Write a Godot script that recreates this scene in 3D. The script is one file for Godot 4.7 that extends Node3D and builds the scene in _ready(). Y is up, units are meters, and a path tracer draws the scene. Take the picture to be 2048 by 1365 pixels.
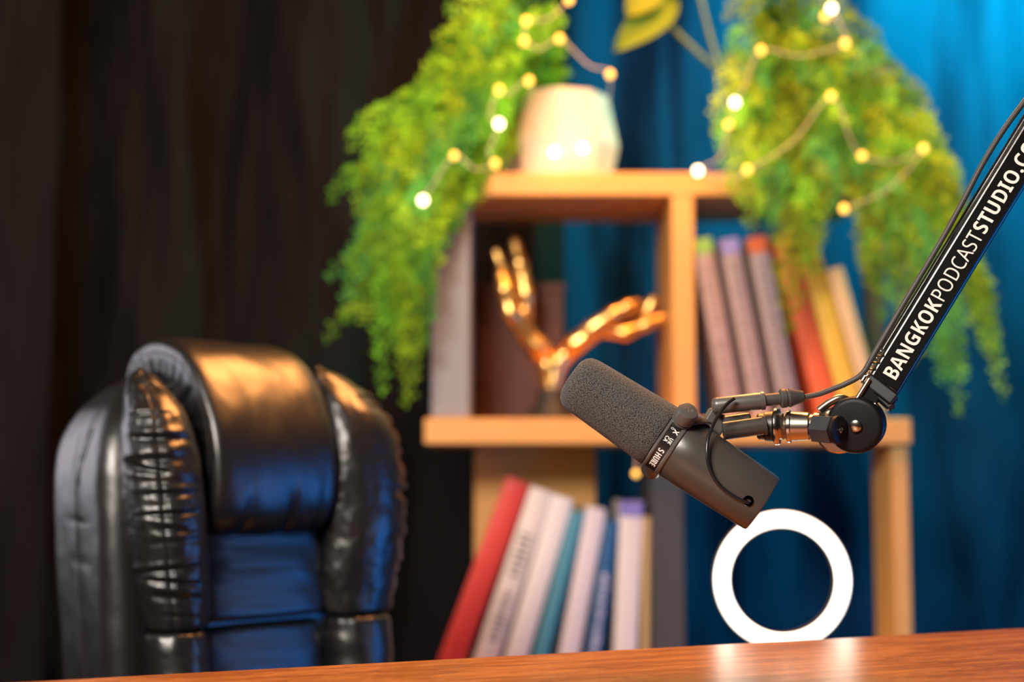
extends Node3D
# A podcast corner: microphone on a boom arm over a desk, leather chair, bookshelf with plants and fairy lights.
# World: y up, metres, camera near the origin looking along -z. Pixels below are in the 2048 x 1365 photograph.

const FPX := 2844.0            # focal length in pixels (50 mm on full frame)
const HORIZON := 950.0         # pixel row of the horizon
const DESK_Y := 0.75
const MIC_D := 1.293           # distance of the focused microphone
const SHELF_Z := 2.75          # front of the bookshelf
var cam_pos := Vector3(0, 0.92, 0)
var cam_basis: Basis
var names := {}
var mats := {}
var rng := RandomNumberGenerator.new()

# ------------------------------------------------------------------ mesh builder
class MB:
	var v := PackedVector3Array()
	var n := PackedVector3Array()
	var uv := PackedVector2Array()
	var col := PackedColorArray()
	var idx := PackedInt32Array()
	var colored := false

	func put(p: Vector3, nn: Vector3, t := Vector2.ZERO, c := Color.WHITE) -> int:
		v.append(p); n.append(nn); uv.append(t); col.append(c)
		return v.size() - 1

	func orient(first: int, first_i: int, given_normals := false) -> void:
		# makes the faces run clockwise seen from outside, and the normals point outwards
		var vol := 0.0
		var c := Vector3.ZERO
		for i in range(first, v.size()):
			c += v[i]
		c /= maxf(1.0, v.size() - first)
		for k in range(first_i, idx.size(), 3):
			vol += (v[idx[k]] - c).dot((v[idx[k + 1]] - c).cross(v[idx[k + 2]] - c))
		if vol > 0.0:
			for k in range(first_i, idx.size(), 3):
				var t := idx[k + 1]
				idx[k + 1] = idx[k + 2]
				idx[k + 2] = t
		if given_normals:
			return
		for i in range(first, v.size()):
			n[i] = Vector3.ZERO
		for k in range(first_i, idx.size(), 3):
			var f := (v[idx[k + 2]] - v[idx[k]]).cross(v[idx[k + 1]] - v[idx[k]])
			n[idx[k]] += f
			n[idx[k + 1]] += f
			n[idx[k + 2]] += f
		for i in range(first, v.size()):
			n[i] = n[i].normalized() if n[i].length_squared() > 1e-24 else Vector3.UP

	# a smooth surface f(u, v), u and v in 0..1; wrap joins the ends
	func grid(nu: int, nv: int, f: Callable, wu := false, wv := false, c := Color.WHITE) -> void:
		var first := v.size()
		var first_i := idx.size()
		var cu := nu if wu else nu + 1
		var cv := nv if wv else nv + 1
		for j in cv:
			for i in cu:
				var p: Vector3 = f.call(float(i) / nu, float(j) / nv)
				put(p, Vector3.UP, Vector2(float(i) / nu, float(j) / nv), c)
		for j in nv:
			for i in nu:
				var a := first + j * cu + i
				var b := first + j * cu + (i + 1) % cu
				var d := first + ((j + 1) % cv) * cu + i
				var e := first + ((j + 1) % cv) * cu + (i + 1) % cu
				if v[a].distance_squared_to(v[b]) > 1e-16:
					idx.append_array([a, b, e])
				if v[d].distance_squared_to(v[e]) > 1e-16:
					idx.append_array([a, e, d])
		orient(first, first_i)

	# a box with softened edges
	func box(c: Vector3, s: Vector3, b := Basis.IDENTITY, bev := 0.002) -> void:
		var h := s / 2.0
		bev = minf(bev, minf(h.x, minf(h.y, h.z)) * 0.9)
		var first := v.size()
		var first_i := idx.size()
		var id := {}
		for ax in 3:
			for sg in [-1, 1]:
				for p in [-1, 1]:
					for q in [-1, 1]:
						var pos := Vector3.ZERO
						var a1 := (ax + 1) % 3
						var a2 := (ax + 2) % 3
						pos[ax] = sg * h[ax]
						pos[a1] = p * (h[a1] - bev)
						pos[a2] = q * (h[a2] - bev)
						var nn := Vector3.ZERO
						nn[ax] = sg
						var key := Vector3i.ZERO
						key[ax] = sg
						key[a1] = p
						key[a2] = q
						id[[ax, key]] = put(c + b * pos, b * nn, Vector2(pos[a1], pos[a2]))
		for ax in 3:
			var a1 := (ax + 1) % 3
			var a2 := (ax + 2) % 3
			for sg in [-1, 1]:
				var k := []
				for pq in [[-1, -1], [1, -1], [1, 1], [-1, 1]]:
					var key := Vector3i.ZERO
					key[ax] = sg
					key[a1] = pq[0]
					key[a2] = pq[1]
					k.append(id[[ax, key]])
				_quad(k[0], k[1], k[2], k[3], c)
			# edges along a2, between faces ax and a1
			for sg in [-1, 1]:
				for sh in [-1, 1]:
					var k0 := Vector3i.ZERO
					k0[ax] = sg
					k0[a1] = sh
					var k1 := k0
					k0[a2] = -1
					k1[a2] = 1
					_quad(id[[ax, k0]], id[[ax, k1]], id[[a1, k1]], id[[a1, k0]], c)
		for x in [-1, 1]:
			for y in [-1, 1]:
				for z in [-1, 1]:
					var key := Vector3i(x, y, z)
					_tri(id[[0, key]], id[[1, key]], id[[2, key]], c)

	func _tri(a: int, b: int, d: int, c: Vector3) -> void:
		var nn := (v[b] - v[a]).cross(v[d] - v[a])
		if nn.dot((v[a] + v[b] + v[d]) / 3.0 - c) > 0.0:
			idx.append_array([a, d, b])
		else:
			idx.append_array([a, b, d])

	func _quad(a: int, b: int, d: int, e: int, c: Vector3) -> void:
		_tri(a, b, d, c)
		_tri(a, d, e, c)

	# profile of (height along local y, radius); corners sharper than 35 degrees stay sharp
	func lathe(prof: Array, xf: Transform3D, segs := 32, facets := false) -> void:
		var first := v.size()
		var first_i := idx.size()
		var m := prof.size()
		var seg_n := []
		for i in m - 1:
			var d: Vector2 = prof[i + 1] - prof[i]
			seg_n.append(Vector2(-d.y, d.x).normalized())   # (axial, radial) outward when heights grow
		var rows := []
		for i in m:
			var na: Vector2 = seg_n[maxi(i - 1, 0)]
			var nb: Vector2 = seg_n[mini(i, m - 2)]
			if na.dot(nb) > 0.82:
				var a := (na + nb).normalized()
				rows.append([prof[i], a, i])
			else:
				rows.append([prof[i], na, i])
				rows.append([prof[i], nb, i])
		for r in rows:
			for k in segs:
				var a := TAU * k / segs
				var dir := Vector3(cos(a), 0, sin(a))
				var p: Vector2 = r[0]
				var nn: Vector2 = r[1]
				put(xf * (dir * p.y + Vector3(0, p.x, 0)), (xf.basis * (dir * nn.y + Vector3(0, nn.x, 0))).normalized(), Vector2(float(k) / segs, p.x))
		for j in rows.size() - 1:
			if rows[j][2] == rows[j + 1][2]:
				continue
			for k in segs:
				var a := first + j * segs + k
				var b := first + j * segs + (k + 1) % segs
				var d := a + segs
				var e := b + segs
				if rows[j][0].y > 1e-7:
					idx.append_array([a, b, e])
				if rows[j + 1][0].y > 1e-7:
					idx.append_array([a, e, d])
		if facets:
			var vv := v.slice(first)
			var ii := idx.slice(first_i)
			v.resize(first); n.resize(first); uv.resize(first); col.resize(first); idx.resize(first_i)
			for k in ii.size():
				idx.append(put(vv[ii[k] - first], Vector3.UP))
			orient(first, first_i)
		else:
			orient(first, first_i, true)

	# round bar through points; r is a number or one radius per point
	func tube(pts: Array, r, sides := 8, caps := true) -> void:
		var m := pts.size()
		if m < 2:
			return
		var first := v.size()
		var first_i := idx.size()
		var up := Vector3.UP
		var t0: Vector3 = (pts[1] - pts[0]).normalized()
		if absf(t0.dot(up)) > 0.9:
			up = Vector3.RIGHT
		var side := t0.cross(up).normalized()
		for i in m:
			var t: Vector3 = (pts[mini(i + 1, m - 1)] - pts[maxi(i - 1, 0)]).normalized()
			side = (side - t * side.dot(t)).normalized()
			var w := t.cross(side)
			var rr: float = r[i] if r is Array else r
			for k in sides:
				var a := TAU * k / sides
				var d := side * cos(a) + w * sin(a)
				put(pts[i] + d * rr, d, Vector2(float(k) / sides, float(i)))
		for i in m - 1:
			for k in sides:
				var a := first + i * sides + k
				var b := first + i * sides + (k + 1) % sides
				idx.append_array([a, b, b + sides, a, b + sides, a + sides])
		if caps:
			for e in [0, m - 1]:
				var nn: Vector3 = (pts[0] - pts[1]).normalized() if e == 0 else (pts[m - 1] - pts[m - 2]).normalized()
				var c := put(pts[e], nn)
				var ring := []
				for k in sides:
					ring.append(put(v[first + e * sides + k], nn))
				for k in sides:
					if e == 0:
						idx.append_array([c, ring[(k + 1) % sides], ring[k]])
					else:
						idx.append_array([c, ring[k], ring[(k + 1) % sides]])
		orient(first, first_i, true)

	func ball(c: Vector3, r: Vector3, b := Basis.IDENTITY, nu := 14, nv := 9) -> void:
		grid(nu, nv, func(u, w):
			var a: float = u * TAU
			var e: float = (w - 0.5) * PI
			return c + b * (Vector3(cos(a) * cos(e), sin(e), sin(a) * cos(e)) * r), true)

	# flat outline in the local xy plane, pushed out by depth along z, both sides
	func slab(poly: PackedVector2Array, depth: float, xf: Transform3D, bev := 0.0) -> void:
		var first := v.size()
		var first_i := idx.size()
		var tri := Geometry2D.triangulate_polygon(poly)
		var m := poly.size()
		for s: float in [-1.0, 1.0]:
			var at := v.size()
			for p in poly:
				put(xf * Vector3(p.x, p.y, s * depth / 2.0), (xf.basis * Vector3(0, 0, s)).normalized())
			for k in range(0, tri.size(), 3):
				if s > 0:
					idx.append_array([at + tri[k], at + tri[k + 1], at + tri[k + 2]])
				else:
					idx.append_array([at + tri[k], at + tri[k + 2], at + tri[k + 1]])
		for i in m:
			var p := poly[i]
			var q := poly[(i + 1) % m]
			var at := v.size()
			for c in [[p, -1.0], [q, -1.0], [q, 1.0], [p, 1.0]]:
				put(xf * Vector3(c[0].x, c[0].y, c[1] * depth / 2.0), Vector3.UP)
			var d := q - p
			var nn := (xf.basis * Vector3(d.y, -d.x, 0)).normalized()
			for k in 4:
				n[at + k] = nn
			idx.append_array([at, at + 1, at + 2, at, at + 2, at + 3])
		# work out the turning sense once
		var area := 0.0
		for i in m:
			area += poly[i].cross(poly[(i + 1) % m])
		if area < 0.0:
			for k in range(v.size() - 4 * m, v.size()):
				n[k] = -n[k]
		orient(first, first_i, true)

	func mesh() -> ArrayMesh:
		var a := []
		a.resize(Mesh.ARRAY_MAX)
		a[Mesh.ARRAY_VERTEX] = v
		a[Mesh.ARRAY_NORMAL] = n
		a[Mesh.ARRAY_TEX_UV] = uv
		if colored:
			a[Mesh.ARRAY_COLOR] = col
		a[Mesh.ARRAY_INDEX] = idx
		var m := ArrayMesh.new()
		m.add_surface_from_arrays(Mesh.PRIMITIVE_TRIANGLES, a)
		return m

# ------------------------------------------------------------------ scene helpers
func numbered(called: String) -> String:
	var k: int = names.get(called, 0)
	names[called] = k + 1
	return called if k == 0 else "%s_%03d" % [called, k]

func tag(o: Node3D, label := "", category := "", group := "", kind := "") -> void:
	if label: o.set_meta("label", label)
	if category: o.set_meta("category", category)
	if group: o.set_meta("group", group)
	if kind: o.set_meta("kind", kind)

func thing(called: String, label: String, category: String, xf := Transform3D(), group := "") -> Node3D:
	var o := Node3D.new()
	o.name = numbered(called)
	add_child(o)
	o.transform = xf
	tag(o, label, category, group)
	return o

func part(parent: Node, called: String, mb: MB, m: Material, label := "") -> MeshInstance3D:
	var o := MeshInstance3D.new()
	o.name = called
	o.mesh = mb.mesh()
	o.material_override = m
	parent.add_child(o, true)
	if label: o.set_meta("label", label)
	return o

func single(called: String, mb: MB, m: Material, label: String, category: String, group := "") -> MeshInstance3D:
	var o := MeshInstance3D.new()
	o.name = numbered(called)
	o.mesh = mb.mesh()
	o.material_override = m
	add_child(o)
	tag(o, label, category, group)
	return o

func struct(called: String, mb: MB, m: Material, label: String) -> MeshInstance3D:
	var o := single(called, mb, m, label, "")
	o.set_meta("kind", "structure")
	return o

# pixel -> point at a distance along the camera's axis
func at(x: float, y: float, depth: float) -> Vector3:
	return cam_pos + cam_basis * Vector3((x - 1024.0) / FPX * depth, (682.5 - y) / FPX * depth, -depth)

# pixel -> point on the upright plane z = -z
func on(x: float, y: float, z: float) -> Vector3:
	var d := cam_basis * Vector3((x - 1024.0) / FPX, (682.5 - y) / FPX, -1.0)
	return cam_pos + d * (z / -d.z)

# pixel -> point on the level plane y = h
func level(x: float, y: float, h: float) -> Vector3:
	var d := cam_basis * Vector3((x - 1024.0) / FPX, (682.5 - y) / FPX, -1.0)
	return cam_pos + d * ((h - cam_pos.y) / d.y)

func spline(pts: Array, per := 6) -> Array:
	var out := []
	for i in pts.size() - 1:
		var p0: Vector3 = pts[maxi(i - 1, 0)]
		var p1: Vector3 = pts[i]
		var p2: Vector3 = pts[i + 1]
		var p3: Vector3 = pts[mini(i + 2, pts.size() - 1)]
		for k in per:
			out.append(p1.cubic_interpolate(p2, p0, p3, float(k) / per))
	out.append(pts[-1])
	return out

func keyed(keys: Array, x: float) -> float:
	# keys: [[x, value], ...] rising in x; smooth between
	if x <= keys[0][0]:
		return keys[0][1]
	for i in keys.size() - 1:
		if x <= keys[i + 1][0]:
			var t: float = (x - keys[i][0]) / (keys[i + 1][0] - keys[i][0])
			var a: float = keys[maxi(i - 1, 0)][1]
			var d: float = keys[mini(i + 2, keys.size() - 1)][1]
			return cubic_interpolate(keys[i][1], keys[i + 1][1], a, d, t) if keys.size() > 2 else lerpf(keys[i][1], keys[i + 1][1], t)
	return keys[-1][1]

# ------------------------------------------------------------------ materials
func noise_tex(size: int, freq: float, kind := FastNoiseLite.TYPE_SIMPLEX_SMOOTH, ramp: Array = [], seed_ := 1, octaves := 4, as_cells := false) -> NoiseTexture2D:
	var f := FastNoiseLite.new()
	f.noise_type = kind
	f.frequency = freq
	f.seed = seed_
	f.fractal_octaves = octaves
	f.fractal_type = FastNoiseLite.FRACTAL_FBM if octaves > 1 else FastNoiseLite.FRACTAL_NONE
	if as_cells:
		f.cellular_return_type = FastNoiseLite.RETURN_DISTANCE
	var t := NoiseTexture2D.new()
	t.width = size
	t.height = size
	t.seamless = true
	t.noise = f
	t.generate_mipmaps = false
	if ramp.size():
		var g := Gradient.new()
		var o := PackedFloat32Array()
		var c := PackedColorArray()
		for r in ramp:
			o.append(r[0])
			c.append(r[1])
		g.offsets = o
		g.colors = c
		t.color_ramp = g
	return t

func lin(r: float, g: float, b: float) -> Color:
	return Color(r, g, b).linear_to_srgb()

func M(called: String, c: Color, rough := 0.6, metal := 0.0, spec := 0.5) -> StandardMaterial3D:
	if mats.has(called):
		return mats[called]
	var m := StandardMaterial3D.new()
	m.resource_name = called
	m.albedo_color = c
	m.roughness = rough
	m.metallic = metal
	m.metallic_specular = spec
	mats[called] = m
	return m

func bump(m: StandardMaterial3D, t: Texture2D, scale: Vector3, cm: float, world := false) -> void:
	m.uv1_triplanar = true
	m.uv1_world_triplanar = world
	m.uv1_scale = scale
	m.heightmap_enabled = true
	m.heightmap_texture = t
	m.heightmap_scale = cm

func glow(called: String, c: Color, energy: float) -> StandardMaterial3D:
	var m := M(called, c, 0.5)
	m.emission_enabled = true
	m.emission = c
	m.emission_energy_multiplier = energy
	return m

func make_materials() -> void:
	# woods: grain runs along local x (boards) or y (posts)
	var pine := [[0.0, lin(0.56, 0.27, 0.062)], [0.45, lin(0.70, 0.37, 0.10)], [0.6, lin(0.64, 0.32, 0.08)], [1.0, lin(0.78, 0.44, 0.13)]]
	var m := M("pine_along", Color.WHITE, 0.5)
	m.albedo_texture = noise_tex(512, 0.02, FastNoiseLite.TYPE_SIMPLEX_SMOOTH, pine, 5)
	m.uv1_triplanar = true
	m.uv1_scale = Vector3(1.0, 14, 14)
	var m2 := M("pine_upright", Color.WHITE, 0.5)
	m2.albedo_texture = m.albedo_texture
	m2.uv1_triplanar = true
	m2.uv1_scale = Vector3(14, 1.0, 14)
	var oak := [[0.0, lin(0.12, 0.030, 0.006)], [0.26, lin(0.30, 0.095, 0.018)], [0.36, lin(0.17, 0.048, 0.009)], [0.43, lin(0.38, 0.130, 0.027)], [0.49, lin(0.21, 0.062, 0.012)], [0.55, lin(0.42, 0.155, 0.034)], [0.62, lin(0.24, 0.075, 0.015)], [0.70, lin(0.44, 0.165, 0.038)], [0.8, lin(0.30, 0.10, 0.02)], [1.0, lin(0.52, 0.22, 0.055)]]
	var d := M("desk_wood", Color.WHITE, 0.34, 0.0, 0.33)
	d.albedo_texture = noise_tex(1024, 0.012, FastNoiseLite.TYPE_SIMPLEX_SMOOTH, oak, 9, 5)
	d.uv1_triplanar = true
	d.uv1_scale = Vector3(0.45, 3.0, 3.4)
	d.heightmap_enabled = true
	d.heightmap_texture = noise_tex(512, 0.03, FastNoiseLite.TYPE_SIMPLEX_SMOOTH, [], 10, 5)
	d.heightmap_scale = 0.012
	# leather
	var l := M("black_leather", lin(0.007, 0.007, 0.0075), 0.34, 0.0, 0.6)
	bump(l, noise_tex(512, 0.06, FastNoiseLite.TYPE_CELLULAR, [], 3, 2), Vector3(14, 14, 14), 0.02)
	M("thread", lin(0.006, 0.006, 0.006), 0.8)
	M("black_plastic", lin(0.012, 0.012, 0.013), 0.4)
	# microphone
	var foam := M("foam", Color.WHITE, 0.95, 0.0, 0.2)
	foam.albedo_texture = noise_tex(512, 0.14, FastNoiseLite.TYPE_CELLULAR, [[0.0, lin(0.30, 0.28, 0.26)], [0.3, lin(0.10, 0.094, 0.088)], [0.7, lin(0.022, 0.02, 0.019)], [1.0, lin(0.01, 0.01, 0.01)]], 4, 2, true)  # grain highlights and pore shade are put into the foam colour
	foam.rim_enabled = true
	foam.rim = 0.25
	foam.rim_tint = 0.2
	bump(foam, noise_tex(512, 0.14, FastNoiseLite.TYPE_CELLULAR, [[0.0, Color.WHITE], [1.0, Color.BLACK]], 4, 2, true), Vector3(12, 12, 12), 0.11)
	var body := M("mic_body", lin(0.052, 0.046, 0.041), 0.32, 0.0, 0.6)
	bump(body, noise_tex(256, 0.05, FastNoiseLite.TYPE_SIMPLEX, [], 8, 3), Vector3(18, 18, 18), 0.002)
	M("mic_grey", lin(0.085, 0.08, 0.075), 0.33, 0.0, 0.6)
	M("mic_label", lin(0.012, 0.011, 0.011), 0.3)
	M("ink_white", lin(0.75, 0.72, 0.70), 0.5)
	M("cable_black", lin(0.012, 0.012, 0.013), 0.25)
	M("cable_grey", lin(0.045, 0.042, 0.042), 0.55)
	M("chrome", lin(0.62, 0.58, 0.52), 0.18, 1.0)
	M("brass", lin(0.56, 0.50, 0.42), 0.26, 1.0)
	M("joint_black", lin(0.004, 0.004, 0.0045), 0.5, 0.0, 0.35)
	M("nut_black", lin(0.035, 0.035, 0.042), 0.3, 0.0, 0.7)
	var arm := M("arm_black", lin(0.012, 0.011, 0.011), 0.25, 0.0, 0.6)
	bump(arm, noise_tex(256, 0.02, FastNoiseLite.TYPE_SIMPLEX_SMOOTH, [], 12, 2), Vector3(9, 9, 9), 0.015)
	# shelf
	M("grey_paint", lin(0.23, 0.245, 0.262), 0.6)
	M("black_paint", lin(0.02, 0.02, 0.022), 0.6)
	M("dark_grey_paint", lin(0.055, 0.05, 0.05), 0.6)
	M("shaded_pine", lin(0.20, 0.075, 0.03), 0.6)  # pine of the rear post, its shade put into the colour
	M("box_brown", lin(0.11, 0.042, 0.03), 0.7)
	M("pot_white", lin(0.52, 0.50, 0.47), 0.45)
	M("soil", lin(0.03, 0.02, 0.012), 0.95)
	M("gold", lin(0.95, 0.58, 0.18), 0.3, 1.0)
	M("paper", lin(0.70, 0.62, 0.48), 0.9)
	M("wire_clear", lin(0.55, 0.46, 0.34), 0.4)
	# leaves, tinted by vertex colour
	var leaf := M("leaf", Color.WHITE, 0.7, 0.0, 0.25)
	leaf.vertex_color_use_as_albedo = true
	leaf.backlight_enabled = true
	leaf.backlight = Color(0.5, 0.6, 0.2)
	M("stem", lin(0.12, 0.16, 0.03), 0.6)
	# room
	var black := M("black_velvet", lin(0.0098, 0.0080, 0.0080), 0.9, 0.0, 0.2)
	bump(black, noise_tex(256, 0.1, FastNoiseLite.TYPE_SIMPLEX, [], 21, 2), Vector3(9, 2, 9), 0.1)
	var blue := M("blue_lit_velvet", lin(0.002, 0.026, 0.082), 0.85, 0.0, 0.2)  # same dark fabric as the black one, with blue light put into its colour
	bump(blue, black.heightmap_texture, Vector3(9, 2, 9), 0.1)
	M("wall_paint", lin(0.05, 0.048, 0.05), 0.9)
	M("floor_paint", lin(0.06, 0.045, 0.035), 0.6)
	M("lamp_body", lin(0.02, 0.02, 0.02), 0.5)

# ------------------------------------------------------------------ lights
func panel_lamp(called: String, label: String, pos: Vector3, target: Vector3, size: Vector2, c: Color, energy: float, shine: float, floor_stand := true) -> void:
	var xf := Transform3D(Basis.looking_at(target - pos, Vector3.UP), pos)
	var t := thing(called, label, "studio light", Transform3D(Basis.IDENTITY, Vector3(pos.x, 0, pos.z)))
	var rel := Transform3D(Basis.IDENTITY, Vector3(-pos.x, 0, -pos.z)) * xf
	var mb := MB.new()
	mb.box(rel * Vector3(0, 0, 0.035), Vector3(size.x + 0.03, size.y + 0.03, 0.06), rel.basis, 0.01)
	part(t, "housing", mb, mats.lamp_body)
	mb = MB.new()
	mb.box(rel * Vector3(0, 0, 0.0), Vector3(size.x, size.y, 0.012), rel.basis, 0.002)
	part(t, "light_diffuser", mb, glow(called + "_glow", c, shine), "glowing diffuser")
	mb = MB.new()
	var back := rel * Vector3(0, 0, 0.09)
	if floor_stand:
		mb.tube([back, Vector3(back.x, 0.25, back.z)], 0.014, 10)
		part(t, "pole", mb, mats.lamp_body)
		for k in 3:
			mb = MB.new()
			var a := TAU * k / 3.0
			mb.tube([Vector3(back.x, 0.5, back.z), Vector3(back.x + cos(a) * 0.35, 0.012, back.z + sin(a) * 0.35)], 0.01, 8)
			part(t, "leg", mb, mats.lamp_body)
	else:
		mb.tube([back, Vector3(back.x, 2.62, back.z)], 0.012, 10)
		part(t, "ceiling_rod", mb, mats.lamp_body)
	mb = MB.new()
	mb.box(rel * Vector3(0, 0, 0.08), Vector3(0.08, 0.08, 0.05), rel.basis, 0.01)
	part(t, "bracket", mb, mats.lamp_body)
	var l := AreaLight3D.new()
	l.name = called + "_area"
	l.area_size = size
	l.light_color = c
	l.light_energy = energy
	l.shadow_enabled = true
	l.area_range = 12.0
	t.add_child(l)
	l.transform = rel * Transform3D(Basis.IDENTITY, Vector3(0, 0, -0.012))

func _ready() -> void:
	rng.seed = 7
	# ---------------- camera
	var pitch := atan((HORIZON - 682.5) / FPX)
	cam_basis = Basis(Vector3.RIGHT, pitch)
	var cam := Camera3D.new()
	cam.name = "camera"
	cam.fov = rad_to_deg(2.0 * atan(682.5 / FPX))
	cam.near = 0.05
	cam.far = 50.0
	var lens := CameraAttributesPhysical.new()
	lens.frustum_focal_length = 50.0
	lens.frustum_focus_distance = MIC_D - 0.01
	lens.exposure_aperture = 2.45
	cam.attributes = lens
	add_child(cam)
	cam.transform = Transform3D(cam_basis, cam_pos)
	cam.fov = rad_to_deg(2.0 * atan(682.5 / FPX))
	cam.current = true
	# ---------------- environment: a closed, dark room
	var env := Environment.new()
	env.background_mode = Environment.BG_COLOR
	env.background_color = Color.BLACK
	env.tonemap_mode = Environment.TONE_MAPPER_LINEAR
	env.tonemap_exposure = 1.0
	env.sdfgi_enabled = true
	env.ssao_enabled = true
	env.ssil_enabled = true
	var we := WorldEnvironment.new()
	we.name = "environment"
	we.environment = env
	add_child(we)
	make_materials()
	# ---------------- lamps
	panel_lamp("key_light", "large white studio softbox on a stand beside the camera", Vector3(-0.95, 2.15, 0.45), Vector3(0.15, 1.1, -2.4), Vector2(0.9, 0.7), lin(1.0, 0.90, 0.79), 9.8, 3.0)
	panel_lamp("side_light", "tall cool white softbox on a stand by the dark curtain", Vector3(-1.75, 1.35, -1.95), Vector3(-0.5, 1.0, -1.75), Vector2(0.8, 1.0), lin(0.86, 0.88, 1.0), 0.85, 0.7)
	panel_lamp("blue_panel_light", "blue glowing light panel on a stand beyond the desk end", Vector3(1.65, 0.56, -1.65), Vector3(-0.2, 0.75, -1.7), Vector2(0.5, 0.8), lin(0.0, 0.26, 1.0), 1.2, 1.6)
	panel_lamp("warm_spot_light", "orange ceiling light panel hung above the shelf", Vector3(0.35, 2.40, -2.2), Vector3(-0.15, 1.0, -2.0), Vector2(0.8, 0.5), lin(1.0, 0.38, 0.10), 5.5, 2.5, false)
	panel_lamp("blue_wash_light", "blue ceiling wash light aimed at the blue-lit curtain", Vector3(1.33, 2.36, -2.95), Vector3(1.23, 2.06, -3.52), Vector2(0.5, 0.2), lin(0.0, 0.92, 0.66), 8.2, 2.5, false)
	build_room()
	build_desk()
	build_shelf()
	build_chair()
	build_microphone()
	build_boom_arm()
	build_books()
	build_ring_light()
	build_hands()
	build_plants()
	build_fairy_lights()

# ------------------------------------------------------------------ room
func build_room() -> void:
	var mb := MB.new()
	mb.box(Vector3(0, -0.05, -1.0), Vector3(4.9, 0.1, 5.6), Basis.IDENTITY, 0.001)
	struct("floor", mb, mats.floor_paint, "dark floor of the studio room")
	mb = MB.new()
	mb.box(Vector3(0, 2.68, -1.0), Vector3(4.9, 0.1, 5.6), Basis.IDENTITY, 0.001)
	struct("ceiling", mb, mats.wall_paint, "dark painted ceiling of the room")
	mb = MB.new()
	mb.box(Vector3(0, 1.315, -3.75), Vector3(4.9, 2.63, 0.1), Basis.IDENTITY, 0.001)
	struct("wall_back", mb, mats.wall_paint, "dark wall behind the curtains")
	mb = MB.new()
	mb.box(Vector3(0, 1.315, 1.75), Vector3(4.9, 2.63, 0.1), Basis.IDENTITY, 0.001)
	struct("wall_front", mb, mats.wall_paint, "dark wall behind the camera")
	for s in [-1, 1]:
		mb = MB.new()
		mb.box(Vector3(2.4 * s, 1.315, -1.0), Vector3(0.1, 2.63, 5.4), Basis.IDENTITY, 0.001)
		struct("wall_left" if s < 0 else "wall_right", mb, mats.wall_paint, "dark side wall behind the charcoal curtain" if s < 0 else "dark side wall beyond the blue-lit curtain")
	curtain("black_curtain", "black velvet curtain with soft folds behind the leather chair", "black_velvet", [Vector2(-1.32, -3.30), Vector2(0.128, -3.34)], 8.0, 0.055, 31)
	curtain("black_curtain", "charcoal curtain edge hanging in front of the black curtain", "black_velvet", [Vector2(-2.25, -2.9), Vector2(-1.02, -3.12)], 7.0, 0.04, 32)
	curtain("blue_lit_curtain", "dark curtain with blue light put into its colour, tall folds, behind the bookshelf", "blue_lit_velvet", [Vector2(0.0, -3.53), Vector2(2.2, -3.50)], 8.5, 0.035, 33)

func curtain(called: String, label: String, m: String, ends: Array, folds: float, deep: float, seed_: int) -> void:
	var f := FastNoiseLite.new()
	f.seed = seed_
	f.frequency = 1.0
	var a := Vector3(ends[0].x, 0, ends[0].y)
	var b := Vector3(ends[1].x, 0, ends[1].y)
	var length := a.distance_to(b)
	var across := (b - a).normalized().cross(Vector3.UP)
	var t := thing(called, label, "curtain", Transform3D(Basis.IDENTITY, a))
	var mb := MB.new()
	mb.grid(int(length * 90), 40, func(u, w):
		var s: float = u * length
		var y: float = 0.02 + w * 2.5
		var drift: float = f.get_noise_2d(s * 1.3, y * 0.7) * 1.1
		var z: float = sin((s + drift * 0.16) * folds * 2.0) * deep + f.get_noise_2d(s * 4.0 + 7.0, y * 0.9) * deep * 1.1 + f.get_noise_2d(s * 9.0 - 3.0, y * 1.7) * deep * 0.35
		return (b - a) * u + Vector3(0, y, 0) + across * z)
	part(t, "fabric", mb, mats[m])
	mb = MB.new()
	mb.tube([Vector3(0, 2.545, 0) , b - a + Vector3(0, 2.545, 0)], 0.016, 10)
	part(t, "curtain_rail", mb, mats.lamp_body)

# ------------------------------------------------------------------ desk
func build_desk() -> void:
	var p := level(80, 1362, DESK_Y)
	var q := level(2048, 1257, DESK_Y)
	var along := (q - p).normalized()
	var toward := Vector3(-along.z, 0, along.x)          # to the viewer's side
	if toward.z < 0.0:
		toward = -toward
	var b := Basis(along, Vector3.UP, along.cross(Vector3.UP))
	var corner := p - along * 0.45                       # far left corner
	var long := 1.75
	var deep := 0.62
	var c := corner + along * long / 2.0 + toward * deep / 2.0
	var t := thing("desk", "brown wooden desk with a glossy varnished top", "desk", Transform3D(b, Vector3(c.x, 0, c.z)))
	var mb := MB.new()
	mb.box(Vector3(0, DESK_Y - 0.018, 0), Vector3(long, 0.036, deep), Basis.IDENTITY, 0.003)
	part(t, "desktop", mb, mats.desk_wood)
	for sx in [-1, 1]:
		for sz in [-1, 1]:
			mb = MB.new()
			mb.box(Vector3(sx * (long / 2 - 0.06), (DESK_Y - 0.036) / 2, sz * (deep / 2 - 0.06)), Vector3(0.05, DESK_Y - 0.036, 0.05), Basis.IDENTITY, 0.003)
			part(t, "leg", mb, mats.black_plastic)
	for sz in [-1, 1]:
		mb = MB.new()
		mb.box(Vector3(0, DESK_Y - 0.06, sz * (deep / 2 - 0.06)), Vector3(long - 0.17, 0.048, 0.03), Basis.IDENTITY, 0.003)
		part(t, "apron", mb, mats.black_plastic)

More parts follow.
